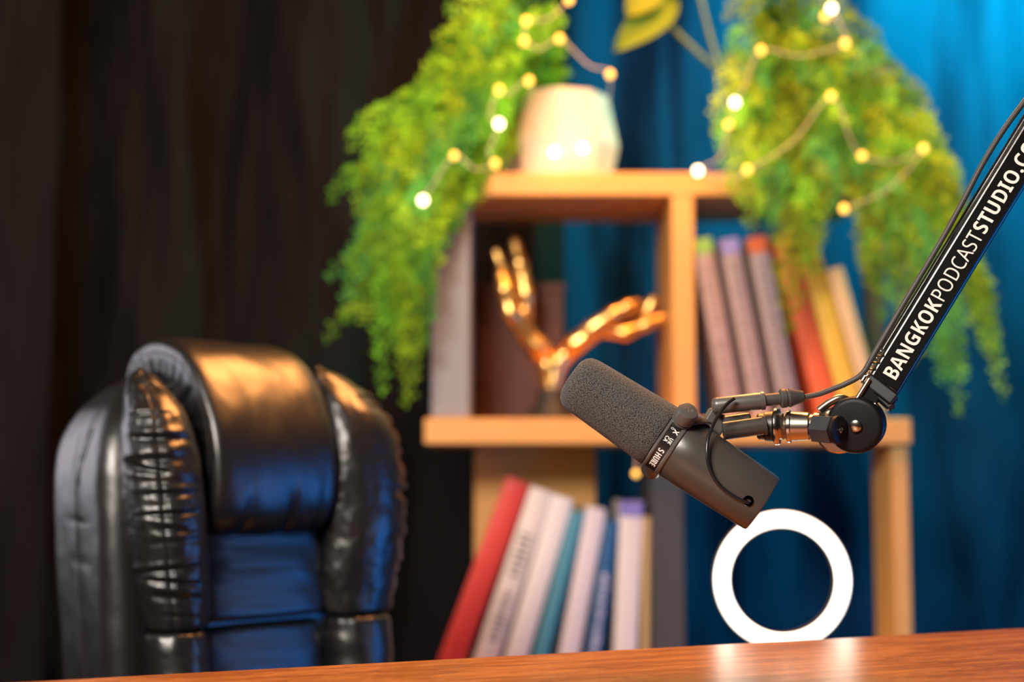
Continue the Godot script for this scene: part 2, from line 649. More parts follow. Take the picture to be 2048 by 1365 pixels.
# ------------------------------------------------------------------ bookshelf
func span_box(mb: MB, x0: float, y0: float, x1: float, y1: float, z: float, deep: float, bev := 0.003) -> void:
	var a := on(x0, y0, z)
	var c := on(x1, y1, z)
	mb.box((a + c) / 2.0 - Vector3(0, 0, deep / 2.0), Vector3(absf(c.x - a.x), absf(a.y - c.y), deep), Basis.IDENTITY, bev)

func build_shelf() -> void:
	var z := SHELF_Z
	var origin := Vector3(on(1340, 900, z).x, 0, -z - 0.15)
	var t := thing("bookshelf", "open wooden bookshelf of orange pine boards with one grey upright", "bookshelf", Transform3D(Basis.IDENTITY, origin))
	var rows := [
		["top_board", "pine_along", 864, 345, 1752, 391, 0.0, 0.30],
		["middle_board", "pine_along", 848, 837, 1824, 889, -0.02, 0.32],
		["bottom_board", "pine_along", 890, 1345, 1828, 1392, 0.0, 0.30],
		["middle_post", "pine_upright", 1343, 391, 1393, 837, 0.0, 0.30],
		["grey_upright", "grey_paint", 864, 391, 939, 837, 0.0, 0.30],
		["rear_upright", "pine_upright", 972, 893, 1046, 1341, 0.297, 0.02],
		["divider", "dark_grey_paint", 1300, 889, 1372, 1345, 0.03, 0.25],
		["right_post", "pine_upright", 1783, 889, 1828, 1345, 0.0, 0.155],
		["back_post", "shaded_pine", 1729, 391, 1774, 837, 0.26, 0.04],
		["foot_panel", "pine_upright", 890, 1392, 964, 1895, 0.0, 0.30],
		["foot_panel", "pine_upright", 1783, 1392, 1828, 1895, 0.0, 0.155],
	]
	for r in rows:
		var mb := MB.new()
		span_box(mb, r[2], r[3], r[4], r[5], z + r[6], r[7])
		if r[0] == "foot_panel":
			for i in mb.v.size():
				mb.v[i].y = maxf(mb.v[i].y, 0.0) if mb.v[i].y > 0.2 else 0.0
		for i in mb.v.size():
			mb.v[i] -= origin
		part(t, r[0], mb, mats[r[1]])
	# wooden crate behind the lower books
	var base_y := on(900, 1345, z).y
	var a := on(948, 1040, z + 0.2)
	var c := on(1192, 893, z + 0.2)
	var w := c.x - a.x
	var h := on(1000, 893, z + 0.2).y - base_y
	var bt := thing("wooden_box", "tan plywood box standing behind the leaning lower books", "box", Transform3D(Basis.IDENTITY, Vector3((a.x + c.x) / 2, base_y, -z - 0.257)))
	for k in [["front_panel", Vector3(0, h / 2, 0.03), Vector3(w, h, 0.012)], ["back_panel", Vector3(0, h / 2, -0.03), Vector3(w, h, 0.012)], ["side_panel", Vector3(-w / 2 + 0.006, h / 2, 0), Vector3(0.012, h, 0.05)], ["side_panel", Vector3(w / 2 - 0.006, h / 2, 0), Vector3(0.012, h, 0.05)]]:
		var mb := MB.new()
		mb.box(k[1], k[2], Basis.IDENTITY, 0.002)
		part(bt, k[0], mb, mats.pine_upright)
	# dim brown box behind the gold hands
	var my := on(1000, 837, z).y
	var p0 := on(955, 565, z + 0.22)
	var p1 := on(1128, 832, z + 0.22)
	var bx := thing("brown_box", "dark reddish brown carton behind the golden hands", "box", Transform3D(Basis.IDENTITY, Vector3((p0.x + p1.x) / 2, my, -z - 0.25)))
	var hh := p0.y - my
	var mb3 := MB.new()
	mb3.box(Vector3(0, hh / 2 - 0.01, 0), Vector3(p1.x - p0.x, hh - 0.02, 0.05), Basis.IDENTITY, 0.003)
	part(bx, "carton", mb3, mats.box_brown)
	mb3 = MB.new()
	mb3.box(Vector3(0, hh - 0.01, 0), Vector3(p1.x - p0.x + 0.006, 0.02, 0.056), Basis.IDENTITY, 0.003)
	part(bx, "lid", mb3, mats.box_brown)

# ------------------------------------------------------------------ books
func book(called: String, label: String, foot: Vector3, thick: float, high: float, deep: float, lean: float, cover: Color, extra := {}) -> void:
	# foot: point on the board under the lower corner it rests on; lean in degrees, positive leans its head to -x
	var a := deg_to_rad(lean)
	var b := Basis(Vector3.BACK, a)
	# lowest corner touches the board
	var low := minf(0.0, minf((b * Vector3(-thick / 2, 0, 0)).y, (b * Vector3(thick / 2, 0, 0)).y))
	var t := thing(called, label, "book", Transform3D(b, foot + Vector3(0, -low, 0)), extra.get("group", ""))
	var key := "cover_" + cover.to_html(false)
	var m := M(key, cover, 0.55)
	var ct := 0.003
	var mb := MB.new()
	mb.box(Vector3(-thick / 2 + ct / 2, high / 2, -deep / 2), Vector3(ct, high, deep), Basis.IDENTITY, 0.001)
	part(t, "front_cover", mb, m)
	mb = MB.new()
	mb.box(Vector3(thick / 2 - ct / 2, high / 2, -deep / 2), Vector3(ct, high, deep), Basis.IDENTITY, 0.001)
	part(t, "back_cover", mb, m)
	mb = MB.new()
	var top: float = extra.get("cap_h", 0.0)
	# slightly rounded spine
	mb.grid(8, 6, func(u, w):
		var x: float = (u - 0.5) * (thick - 0.001)
		return Vector3(x, w * (high - top), 0.004 * (1.0 - pow(absf(u - 0.5) * 2.0, 2.0))))
	mb.box(Vector3(0, (high - top) / 2, -0.003), Vector3(thick - 0.001, high - top, 0.005), Basis.IDENTITY, 0.001)
	var sp := part(t, "spine", mb, m)
	if top > 0.0:
		mb = MB.new()
		mb.box(Vector3(0, high - top / 2, -0.0005), Vector3(thick, top, 0.007), Basis.IDENTITY, 0.002)
		part(t, "spine_head", mb, M("cap_" + extra.cap.to_html(false), extra.cap, 0.5), "coloured head of the spine")
	mb = MB.new()
	mb.box(Vector3(0, high / 2, -deep / 2), Vector3(thick - 2 * ct, high - 0.008, deep - 0.012), Basis.IDENTITY, 0.001)
	part(t, "pages", mb, mats.paper)
	if extra.has("print"):
		# blurred print: short strokes across the spine, too small to read
		var pr := RandomNumberGenerator.new()
		pr.seed = int(foot.x * 9000.0)
		for blk in extra.print:
			mb = MB.new()
			var y: float = blk[0] * high
			while y < blk[1] * high:
				var w := thick * pr.randf_range(0.3, 0.62)
				mb.box(Vector3(pr.randf_range(-0.04, 0.04) * thick, y, 0.0042), Vector3(w, blk[2] * pr.randf_range(0.7, 1.3), 0.0008), Basis.IDENTITY, 0.0002)
				y += blk[2] * pr.randf_range(1.7, 2.6)
			part(sp, "spine_print", mb, extra.ink)

func build_books() -> void:
	var z := SHELF_Z + 0.02
	var my := on(1500, 837, SHELF_Z).y
	var px := z / FPX                                  # metres per pixel there
	var g := "books leaning on the upper shelf"
	var pale := lin(0.42, 0.30, 0.27)
	# foot x (pixel of the spine's middle at the board), thickness and height in pixels, lean
	var up := [
		[1468, 38, 366, 9.4, pale, "pale spined book with a green head beside the middle post", {"cap": lin(0.25, 0.48, 0.08), "cap_h": 32 * px, "print": [[0.08, 0.86, 0.006]], "ink": M("ink_faded", lin(0.30, 0.20, 0.175), 0.7)}],
		[1525, 38, 366, 9.8, pale, "pale spined book with a purple head", {"cap": lin(0.32, 0.27, 0.58), "cap_h": 32 * px, "print": [[0.08, 0.86, 0.006]], "ink": M("ink_faded", lin(0.30, 0.20, 0.175), 0.7)}],
		[1584, 39, 370, 10.2, pale, "pale spined book with an orange-red head", {"cap": lin(0.80, 0.16, 0.04), "cap_h": 34 * px, "print": [[0.08, 0.86, 0.006]], "ink": M("ink_faded", lin(0.30, 0.20, 0.175), 0.7)}],
		[1659, 44, 378, 13.2, lin(0.85, 0.13, 0.03), "bright orange-red book between the pale and yellow books", {}],
		[1709, 42, 374, 14.0, lin(0.85, 0.50, 0.05), "yellow book between the orange-red and cream books", {}],
		[1754, 32, 310, 14.6, lin(0.80, 0.52, 0.26), "short cream book at the end of the upper row", {}],
	]
	for r in up:
		var e: Dictionary = r[6]
		e.group = g
		var foot := on(r[0], 837, z)
		foot.y = my
		book("book", r[5], foot, r[1] * px, r[2] * px, 0.2, r[3], r[4], e)
	# lower row, leaning the other way
	g = "books leaning on the lower shelf"
	var by := on(1000, 1345, SHELF_Z).y
	var white := lin(0.74, 0.66, 0.58)
	var ink := M("ink_grey", lin(0.20, 0.16, 0.13), 0.7)
	var navy_ink := M("ink_pale", lin(0.55, 0.55, 0.66), 0.7)
	var low := [
		[898, 50, 388, -20.6, lin(0.62, 0.045, 0.03), "red book leaning furthest over beside the black upright", {}],
		[966.75, 46, 366, -18.4, white, "white book with grey spine print beside the red book", {"print": [[0.16, 0.42, 0.0055], [0.52, 0.74, 0.0055]], "ink": ink}],
		[1026, 44, 348, -16.6, lin(0.74, 0.70, 0.66), "plain white book between the printed and teal books", {}],
		[1075, 30, 318, -14.8, lin(0.06, 0.25, 0.33), "teal book squeezed between two white books", {}],
		[1132.75, 40, 320, -11.0, lin(0.66, 0.60, 0.62), "pale lilac-white book beside the navy book", {}],
		[1183.5, 30, 294, -8.2, lin(0.012, 0.09, 0.22), "navy blue book with pale spine print", {"print": [[0.12, 0.66, 0.005]], "ink": navy_ink}],
		[1248.75, 46, 330, -3.0, lin(0.70, 0.63, 0.60), "white book with a purple head, the most upright one", {"cap": lin(0.20, 0.17, 0.50), "cap_h": 30 * px}],
		[1291, 16, 300, -1.0, lin(0.50, 0.34, 0.13), "thin tan book at the end of the lower row", {}],
	]
	for r in low:
		var e: Dictionary = r[6]
		e.group = g
		var foot := on(r[0], 1345, z)
		foot.y = by
		book("book", r[5], foot, r[1] * px, r[2] * px, 0.19, r[3], r[4], e)

# ------------------------------------------------------------------ ring light
func build_ring_light() -> void:
	var d := 1.68
	var c := on(1565, 1161, d)
	var px := d / FPX
	var t := thing("ring_light", "glowing white ring lamp on a thin stand behind the desk", "ring light", Transform3D(Basis.IDENTITY, Vector3(c.x, 0, c.z)))
	var r0 := 103.0 * px
	var r1 := 137.0 * px
	var mid := (r0 + r1) / 2
	var half := (r1 - r0) / 2
	var mb := MB.new()
	mb.grid(72, 14, func(u, w):
		var a: float = u * TAU
		var e: float = w * PI
		var rr: float = mid - cos(e) * half
		return Vector3(cos(a) * rr, c.y + sin(a) * rr, 0.005 * sin(e)), true)
	part(t, "light_diffuser", mb, glow("ring_glow", lin(1.0, 0.95, 0.86), 1.35), "glowing ring diffuser")
	mb = MB.new()
	mb.grid(72, 10, func(u, w):
		var a: float = u * TAU
		var e: float = w * PI
		var rr: float = mid - cos(e) * (half + 0.002)
		return Vector3(cos(a) * rr, c.y + sin(a) * rr, -0.001 - 0.014 * pow(sin(e), 0.4)), true)
	part(t, "housing", mb, mats.lamp_body)
	mb = MB.new()
	mb.tube([Vector3(0, c.y - r1 + 0.002, -0.01), Vector3(0, 0.2, -0.01)], 0.006, 10)
	part(t, "pole", mb, mats.lamp_body)
	for k in 3:
		mb = MB.new()
		var a := TAU * k / 3.0 + 0.5
		mb.tube([Vector3(0, 0.24, -0.01), Vector3(cos(a) * 0.16, 0.006, -0.01 + sin(a) * 0.16)], 0.006, 8)
		part(t, "leg", mb, mats.lamp_body)
	for k in 8:
		var l := OmniLight3D.new()
		l.name = "ring_lamp"
		l.light_color = lin(1.0, 0.9, 0.75)
		l.light_energy = 0.0012
		l.omni_range = 8.0
		l.light_size = 0.012
		l.omni_attenuation = 2.0
		l.shadow_enabled = true
		var a := TAU * k / 8.0
		t.add_child(l, true)
		l.position = Vector3(cos(a) * mid, c.y + sin(a) * mid, 0.02)


# ------------------------------------------------------------------ chair
func build_chair() -> void:
	var turn := deg_to_rad(47.0)
	var xf := Transform3D(Basis(Vector3.UP, turn), Vector3(-0.363, 0, -1.86))
	var t := thing("office_chair", "black leather executive office chair with a padded headrest", "chair", xf)
	var leather: Material = mats.black_leather
	var f := FastNoiseLite.new()
	f.seed = 77
	f.frequency = 1.0
	# the back leans: forward shift lower down
	var lean := func(p: Vector3) -> Vector3:
		var k := (0.95 - p.y)
		return Vector3(p.x, p.y, p.z + k * 0.13)
	# --- outer shell of the back
	var hw := [[0.40, 0.185], [0.60, 0.212], [0.85, 0.219], [0.92, 0.217], [0.965, 0.208], [1.0, 0.188], [1.03, 0.155], [1.05, 0.115], [1.062, 0.06], [1.066, 0.0]]
	var zf := [[0.40, 0.030], [0.70, 0.048], [0.92, 0.052], [0.98, 0.044], [1.03, 0.025], [1.066, -0.012]]
	var zb := [[0.40, -0.075], [0.70, -0.094], [0.92, -0.097], [0.98, -0.088], [1.03, -0.066], [1.066, -0.02]]
	var outline := func(u: float, a: float, b: float, rc: float) -> Vector2:
		# point at share u of the way round a rounded rectangle, starting at the middle of +x
		var sx := a - rc
		var sz := b - rc
		var arc := rc * PI / 2.0
		var total := 4.0 * (sx + sz + arc)
		var d := fposmod(u, 1.0) * total
		var quarter := int(d / (total / 4.0))
		d -= quarter * total / 4.0
		var p := Vector2.ZERO
		var flip := quarter % 2 == 1                       # second and fourth quarters run the other way
		if flip:
			d = total / 4.0 - d
		if d < sz:
			p = Vector2(a, d)
		elif d < sz + arc:
			var k := (d - sz) / maxf(rc, 1e-6)
			p = Vector2(sx + cos(k) * rc, sz + sin(k) * rc)
		else:
			p = Vector2(sx - (d - sz - arc), b)
		return [p, Vector2(-p.x, p.y), -p, Vector2(p.x, -p.y)][quarter]
	var shell_at := func(u: float, y: float) -> Vector3:
		var a: float = maxf(0.0, keyed(hw, y))
		var z0: float = keyed(zb, y)
		var z1: float = keyed(zf, y)
		var b: float = (z1 - z0) / 2.0
		var q: Vector2 = outline.call(u, a, b, minf(0.034, minf(a, b) * 0.98))
		var x := q.x
		var z: float = (z0 + z1) / 2.0 + q.y
		# soft dents across the side seam
		var side: float = clampf((absf(x) - 0.17) / 0.04, 0.0, 1.0)
		var pl: float = pow(0.5 + 0.5 * sin(y * 88.0 + f.get_noise_2d(y * 9.0, 1.0) * 5.0), 5.0) * clampf(0.5 + f.get_noise_2d(y * 14.0, 4.0), 0.0, 1.0)
		x -= signf(x) * side * 0.0030 * pl * exp(-pow((z + 0.017) / 0.018, 2.0)) * smoothstep(0.72, 0.84, y)
		x += side * 0.0025 * f.get_noise_2d(y * 5.0, z * 9.0)
		x -= signf(x) * side * 0.0018 * exp(-pow((z + 0.017) / 0.008, 2.0))
		return lean.call(Vector3(x, y, z))
	var mb := MB.new()
	mb.grid(200, 150, func(u, w): return shell_at.call(u, 0.40 + 0.666 * (1.0 - pow(1.0 - w, 1.6))), true)
	var sh := part(t, "back_shell", mb, leather)
	# double seam down each flank
	for sx: float in [-1.0, 1.0]:
		for off in [-0.004, 0.004]:
			mb = MB.new()
			var pts := []
			for k in 110:
				var y := lerpf(0.42, 0.975, k / 109.0)
				var zt: float = -0.017 + off + 0.016 * smoothstep(0.90, 0.975, y)
				# find the outline share whose depth is zt on this side
				var lo := 0.0 if sx > 0 else 0.5
				var best := lo
				var err := 9.0
				for m in 41:
					var u: float = lo + (m - 20) * 0.006
					var q: Vector3 = shell_at.call(u, y) - Vector3(0, 0, (0.95 - y) * 0.13)
					if absf(q.z - zt) < err:
						err = absf(q.z - zt)
						best = u
				var p: Vector3 = shell_at.call(best, y)
				p.z = zt + (0.95 - y) * 0.13
				pts.append(p + Vector3(sx * 0.0001, 0, 0))
			mb.tube(pts, 0.0009, 5)
			part(sh, "seam", mb, mats.thread)
	# --- side bolsters
	for sx: float in [-1.0, 1.0]:
		var top := 1.052 if sx < 0 else 1.068
		var bot := 0.738
		var seam_dir := Vector2(-0.545, 0.837) if sx < 0 else Vector2(0.97, 0.25)
		var seam_a := atan2(seam_dir.y, seam_dir.x)
		var rad := [[0.0, 0.0], [0.004, 0.034], [0.02, 0.040], [0.12, 0.0435], [0.35, 0.0475], [0.6, 0.047], [0.75, 0.042], [0.88, 0.030], [0.96, 0.016], [1.0, 0.0]]
		var cx := [[0.0, 0.138], [0.4, 0.155], [0.8, 0.163], [1.0, 0.160]] if sx < 0 else [[0.0, 0.142], [0.4, 0.152], [0.75, 0.150], [0.9, 0.138], [1.0, 0.118]]
		var cz := [[0.0, 0.052], [0.4, 0.070], [0.8, 0.072], [1.0, 0.040]]
		# creases that cross the seam: height, tilt, half length (radians), depth, width
		var pr := RandomNumberGenerator.new()
		pr.seed = 11 if sx < 0 else 5
		var creases := []
		var hgt := 0.06
		while hgt < 0.97:
			creases.append([hgt, pr.randf_range(-0.02, 0.02), pr.randf_range(0.28, 0.95), pr.randf_range(0.0012, 0.0058) * (1.0 if hgt > 0.3 else 0.6), pr.randf_range(0.009, 0.022), pr.randf_range(-0.7, 0.7)])
			hgt += pr.randf_range(0.035, 0.105)
		var seedy := 3.0 if sx < 0 else 40.0
		var bol := func(a: float, w: float, lift: float) -> Vector3:
			var y: float = bot + (top - bot) * w
			var r: float = maxf(0.0, keyed(rad, w))
			var c := Vector2(sx * keyed(cx, w), keyed(cz, w))
			var da := wrapf(a - seam_a, -PI, PI)
			var wide := 1.0 if sx < 0 else 1.36
			var deepen := 0.0
			for q in creases:
				var dw: float = w - q[0] - q[1] * da
				if absf(dw) > 0.08:
					continue
				var fade: float = exp(-pow((da - q[5] * 0.5) / q[2], 4.0))
				deepen += fade * q[3] * (exp(-pow(dw / q[4], 2.0)) - 0.55 * exp(-pow((dw - 1.7 * q[4]) / (q[4] * 1.1), 2.0)))
			var soft: float = 0.0022 * f.get_noise_3d(cos(a) * 1.5, w * 6.0, sin(a) * 1.5 + seedy)
			var valley: float = 0.002 * exp(-pow(da / 0.07, 2.0))
			var rr: float = r + (soft - deepen - valley + lift) * clampf(r / 0.02, 0.0, 1.0)
			var p := c + Vector2(cos(a) * wide, sin(a)) * rr
			return lean.call(Vector3(p.x, y, p.y))
		mb = MB.new()
		mb.grid(120, 260, func(u, w): return bol.call(u * TAU, w, 0.0), true)
		var bo := part(t, "side_bolster", mb, leather)
		for off in [-0.085, 0.085]:
			mb = MB.new()
			var pts := []
			for k in 170:
				pts.append(bol.call(seam_a + off, lerpf(0.03, 0.965, k / 169.0), 0.0001))
			mb.tube(pts, 0.0008, 5)
			part(bo, "seam", mb, mats.thread)
	# --- headrest pillow, draped over the top of the back
	var prof := [Vector2(-0.082, 1.02), Vector2(-0.086, 1.06), Vector2(-0.066, 1.088), Vector2(-0.028, 1.1), Vector2(0.018, 1.097), Vector2(0.062, 1.074), Vector2(0.094, 1.03), Vector2(0.112, 0.975), Vector2(0.113, 0.92), Vector2(0.098, 0.874), Vector2(0.066, 0.85), Vector2(0.03, 0.853), Vector2(0.0, 0.88), Vector2(-0.04, 0.95)]
	var curve := []
	var m := prof.size()
	for i in m:
		for k in 6:
			curve.append(prof[i].cubic_interpolate(prof[(i + 1) % m], prof[(i + m - 1) % m], prof[(i + 2) % m], k / 6.0))
	var cn := curve.size()
	var centre := Vector2(0.0, 0.985)
	var xl := -0.108
	var xr := 0.087
	var pil := func(u: float, w: float) -> Vector3:
		var q: Vector2 = curve[int(round(u * cn)) % cn]
		# rounded ends: a superellipse across the width
		var s: float = w * 2.0 - 1.0
		var e: float = pow(maxf(0.0, 1.0 - pow(absf(s), 5.5)), 0.42)
		var x: float = lerpf(xl, xr, 0.5 + 0.5 * sin(s * PI / 2.0))
		var p: Vector2 = centre + (q - centre) * (0.55 + 0.45 * e if absf(s) < 0.9999 else 0.0)
		if absf(s) > 0.9999:
			x += signf(s) * -0.004
		var ang := (q - centre).angle()
		# gathers on the end caps
		var g: float = pow(absf(sin(ang * 13.0 + f.get_noise_2d(ang * 2.0, s) * 2.0)), 2.0)
		x += -signf(s) * 0.006 * g * smoothstep(0.75, 1.0, absf(s)) * clampf(1.0 - e, 0.0, 1.0)
		# tucks along the lower edge
		var tuck: float = exp(-pow((p.y - 0.875) / 0.03, 2.0)) * smoothstep(0.02, 0.07, p.x)
		p += (centre - p).normalized() * 0.004 * tuck * (exp(-pow((x - 0.012) / 0.006, 2.0)) + 0.6 * exp(-pow((x + 0.055) / 0.008, 2.0)) + 0.5 * exp(-pow((x - 0.06) / 0.007, 2.0)))
		var soft: float = 0.003 * f.get_noise_3d(x * 9.0, p.y * 9.0, p.x * 9.0)
		p += (p - centre).normalized() * soft
		return lean.call(Vector3(x, p.y - 0.006, p.x))
	mb = MB.new()
	mb.grid(cn, 90, pil, true)
	var hp := part(t, "headrest", mb, leather)
	for s in [-0.93, 0.93]:
		mb = MB.new()
		var pts := []
		for k in 50:
			pts.append(pil.call(float(k) / cn, 0.5 + 0.5 * s) + Vector3(0, 0, 0.0003))
		mb.tube(pts, 0.001, 5)
		part(hp, "seam", mb, mats.thread)
	# --- padded panels between the bolsters, above and below the lumbar seam
	var panels := [[-0.124, 0.100, 0.739, 0.96, 0.064, "upper_back_panel"], [-0.124, 0.100, 0.50, 0.741, 0.054, "lower_back_panel"]]
	for q in panels:
		mb = MB.new()
		mb.grid(48, 64, func(u, w):
			var a: float = u * TAU
			var s: float = cos(a)
			var z: float = sin(a)
			var yy: float = w * 2.0 - 1.0
			var e: float = pow(maxf(0.0, 1.0 - pow(absf(yy), 40.0)), 0.4)
			var x: float = (q[0] + q[1]) / 2.0 + signf(s) * pow(absf(s), 0.45) * (q[1] - q[0]) / 2.0 * (0.95 + 0.05 * e)
			var y: float = lerpf(q[2], q[3], w)
			var puff: float = pow(absf(z), 0.6) * signf(z) * 0.05 * e
			var gath: float = 0.004 * pow(0.5 + 0.5 * sin(x * 160.0), 4.0) * pow(absf(yy), 8.0)
			return lean.call(Vector3(x, y, q[4] - 0.045 + puff - gath + 0.002 * f.get_noise_2d(x * 20.0, y * 20.0))), true)
		part(t, q[5], mb, leather)
	for sx: float in [-1.0, 1.0]:
		mb = MB.new()
		mb.grid(64, 70, func(u, w):
			var a: float = u * TAU
			var y: float = lerpf(0.50, 0.741, w)
			var yy: float = w * 2.0 - 1.0
			var e: float = pow(maxf(0.0, 1.0 - pow(absf(yy), 44.0)), 0.45)
			var r: float = (0.0375 + 0.002 * (1.0 - w)) * e + 0.0016 * f.get_noise_3d(cos(a), w * 7.0, sx * 3.0) * e
			r -= 0.003 * e * pow(0.5 + 0.5 * sin(a * 11.0), 3.0) * pow(w, 18.0)
			return lean.call(Vector3(sx * 0.141 + cos(a) * r * (1.0 if sx < 0 else 1.25), y, 0.056 + sin(a) * r)), true)
		part(t, "lower_side_pad", mb, leather)
	# --- seat, arms, column and base (under and behind the desk)
	mb = MB.new()
	mb.grid(48, 20, func(u, w):
		var a: float = u * TAU
		var e: float = (w - 0.5) * PI
		var k: float = pow(maxf(cos(e), 0.0), 0.35)
		return Vector3(signf(cos(a)) * pow(absf(cos(a)), 0.4) * 0.235 * k, 0.455 + sin(e) * 0.055, 0.26 + signf(sin(a)) * pow(absf(sin(a)), 0.4) * 0.235 * k), true)
	part(t, "seat", mb, leather)
	for sx in [-1, 1]:
		mb = MB.new()
		var arc := spline([Vector3(sx * 0.255, 0.44, 0.16), Vector3(sx * 0.275, 0.55, 0.12), Vector3(sx * 0.27, 0.635, 0.16), Vector3(sx * 0.27, 0.64, 0.34), Vector3(sx * 0.27, 0.56, 0.40), Vector3(sx * 0.255, 0.44, 0.36)], 6)
		mb.tube(arc, 0.017, 10)
		var ar := part(t, "armrest", mb, mats.black_plastic)
		mb = MB.new()
		mb.ball(Vector3(sx * 0.27, 0.652, 0.25), Vector3(0.032, 0.018, 0.12))
		part(ar, "arm_pad", mb, leather)
	mb = MB.new()
	mb.lathe([Vector2(0.09, 0.0), Vector2(0.09, 0.03), Vector2(0.25, 0.026), Vector2(0.25, 0.018), Vector2(0.40, 0.018), Vector2(0.40, 0.0)], Transform3D(Basis.IDENTITY, Vector3(0, 0, 0.22)), 20)
	part(t, "gas_column", mb, mats.black_plastic)
	for k in 5:
		var a := TAU * k / 5.0
		var d := Vector3(cos(a), 0, sin(a))
		mb = MB.new()
		mb.tube([Vector3(0, 0.115, 0.22), Vector3(0, 0.085, 0.22) + d * 0.27], [0.024, 0.015], 8)
		var leg := part(t, "base_leg", mb, mats.black_plastic)
		mb = MB.new()
		mb.lathe([Vector2(-0.022, 0.0), Vector2(-0.022, 0.02), Vector2(-0.016, 0.027), Vector2(0.016, 0.027), Vector2(0.022, 0.02), Vector2(0.022, 0.0)], Transform3D(Basis(d.cross(Vector3.UP), d, Vector3.UP).orthonormalized(), Vector3(0, 0.028, 0.22) + d * 0.27), 16)
		mb.tube([Vector3(0, 0.03, 0.22) + d * 0.27, Vector3(0, 0.085, 0.22) + d * 0.27], 0.007, 6)
		part(leg, "caster", mb, mats.black_plastic)

# ------------------------------------------------------------------ microphone
# local frame of the microphone and boom: camera-parallel, origin at pixel (1340, 880), one pixel = 1/2200 m
func mic_frame() -> Transform3D:
	return Transform3D(cam_basis, at(1340, 880, MIC_D))

func L(x: float, y: float, z := 0.0) -> Vector3:
	return Vector3((x - 1340.0) / 2200.0, (880.0 - y) / 2200.0, z / 2200.0)

func prof_px(rows: Array) -> Array:
	var out := []
	for r in rows:
		out.append(Vector2(r[0] / 2200.0, r[1] / 2200.0))
	return out

func axis_frame(o: Vector3, y_axis: Vector3, hint := Vector3.BACK) -> Transform3D:
	var y := y_axis.normalized()
	var x := hint.cross(y)
	if x.length() < 0.01:
		x = Vector3.RIGHT.cross(y)
	x = x.normalized()
	return Transform3D(Basis(x, y, x.cross(y)), o)

func lettering(parent: Node, called: String, words: String, height: float, xf: Transform3D, m: Material, bold := true, width := 1.0) -> float:
	# returns the width of the text; xf.origin is the left end of the baseline
	var tm := TextMesh.new()
	tm.text = words
	var f := SystemFont.new()
	f.font_names = PackedStringArray(["Droid Sans"])
	f.font_weight = 700 if bold else 400
	tm.font = f
	tm.font_size = 96
	tm.horizontal_alignment = HORIZONTAL_ALIGNMENT_LEFT
	tm.vertical_alignment = VERTICAL_ALIGNMENT_BOTTOM
	tm.depth = 0.12
	tm.pixel_size = 1.0 / 96.0
	var cap := 0.714
	var box := tm.get_aabb()
	var k := height / cap
	var o := MeshInstance3D.new()
	o.name = called
	o.mesh = tm
	o.material_override = m
	parent.add_child(o, true)
	o.transform = xf * Transform3D(Basis.from_scale(Vector3(k * width, k, 0.005)), Vector3(-box.position.x * k * width, -box.position.y * k, 0))
	return box.size.x * k * width

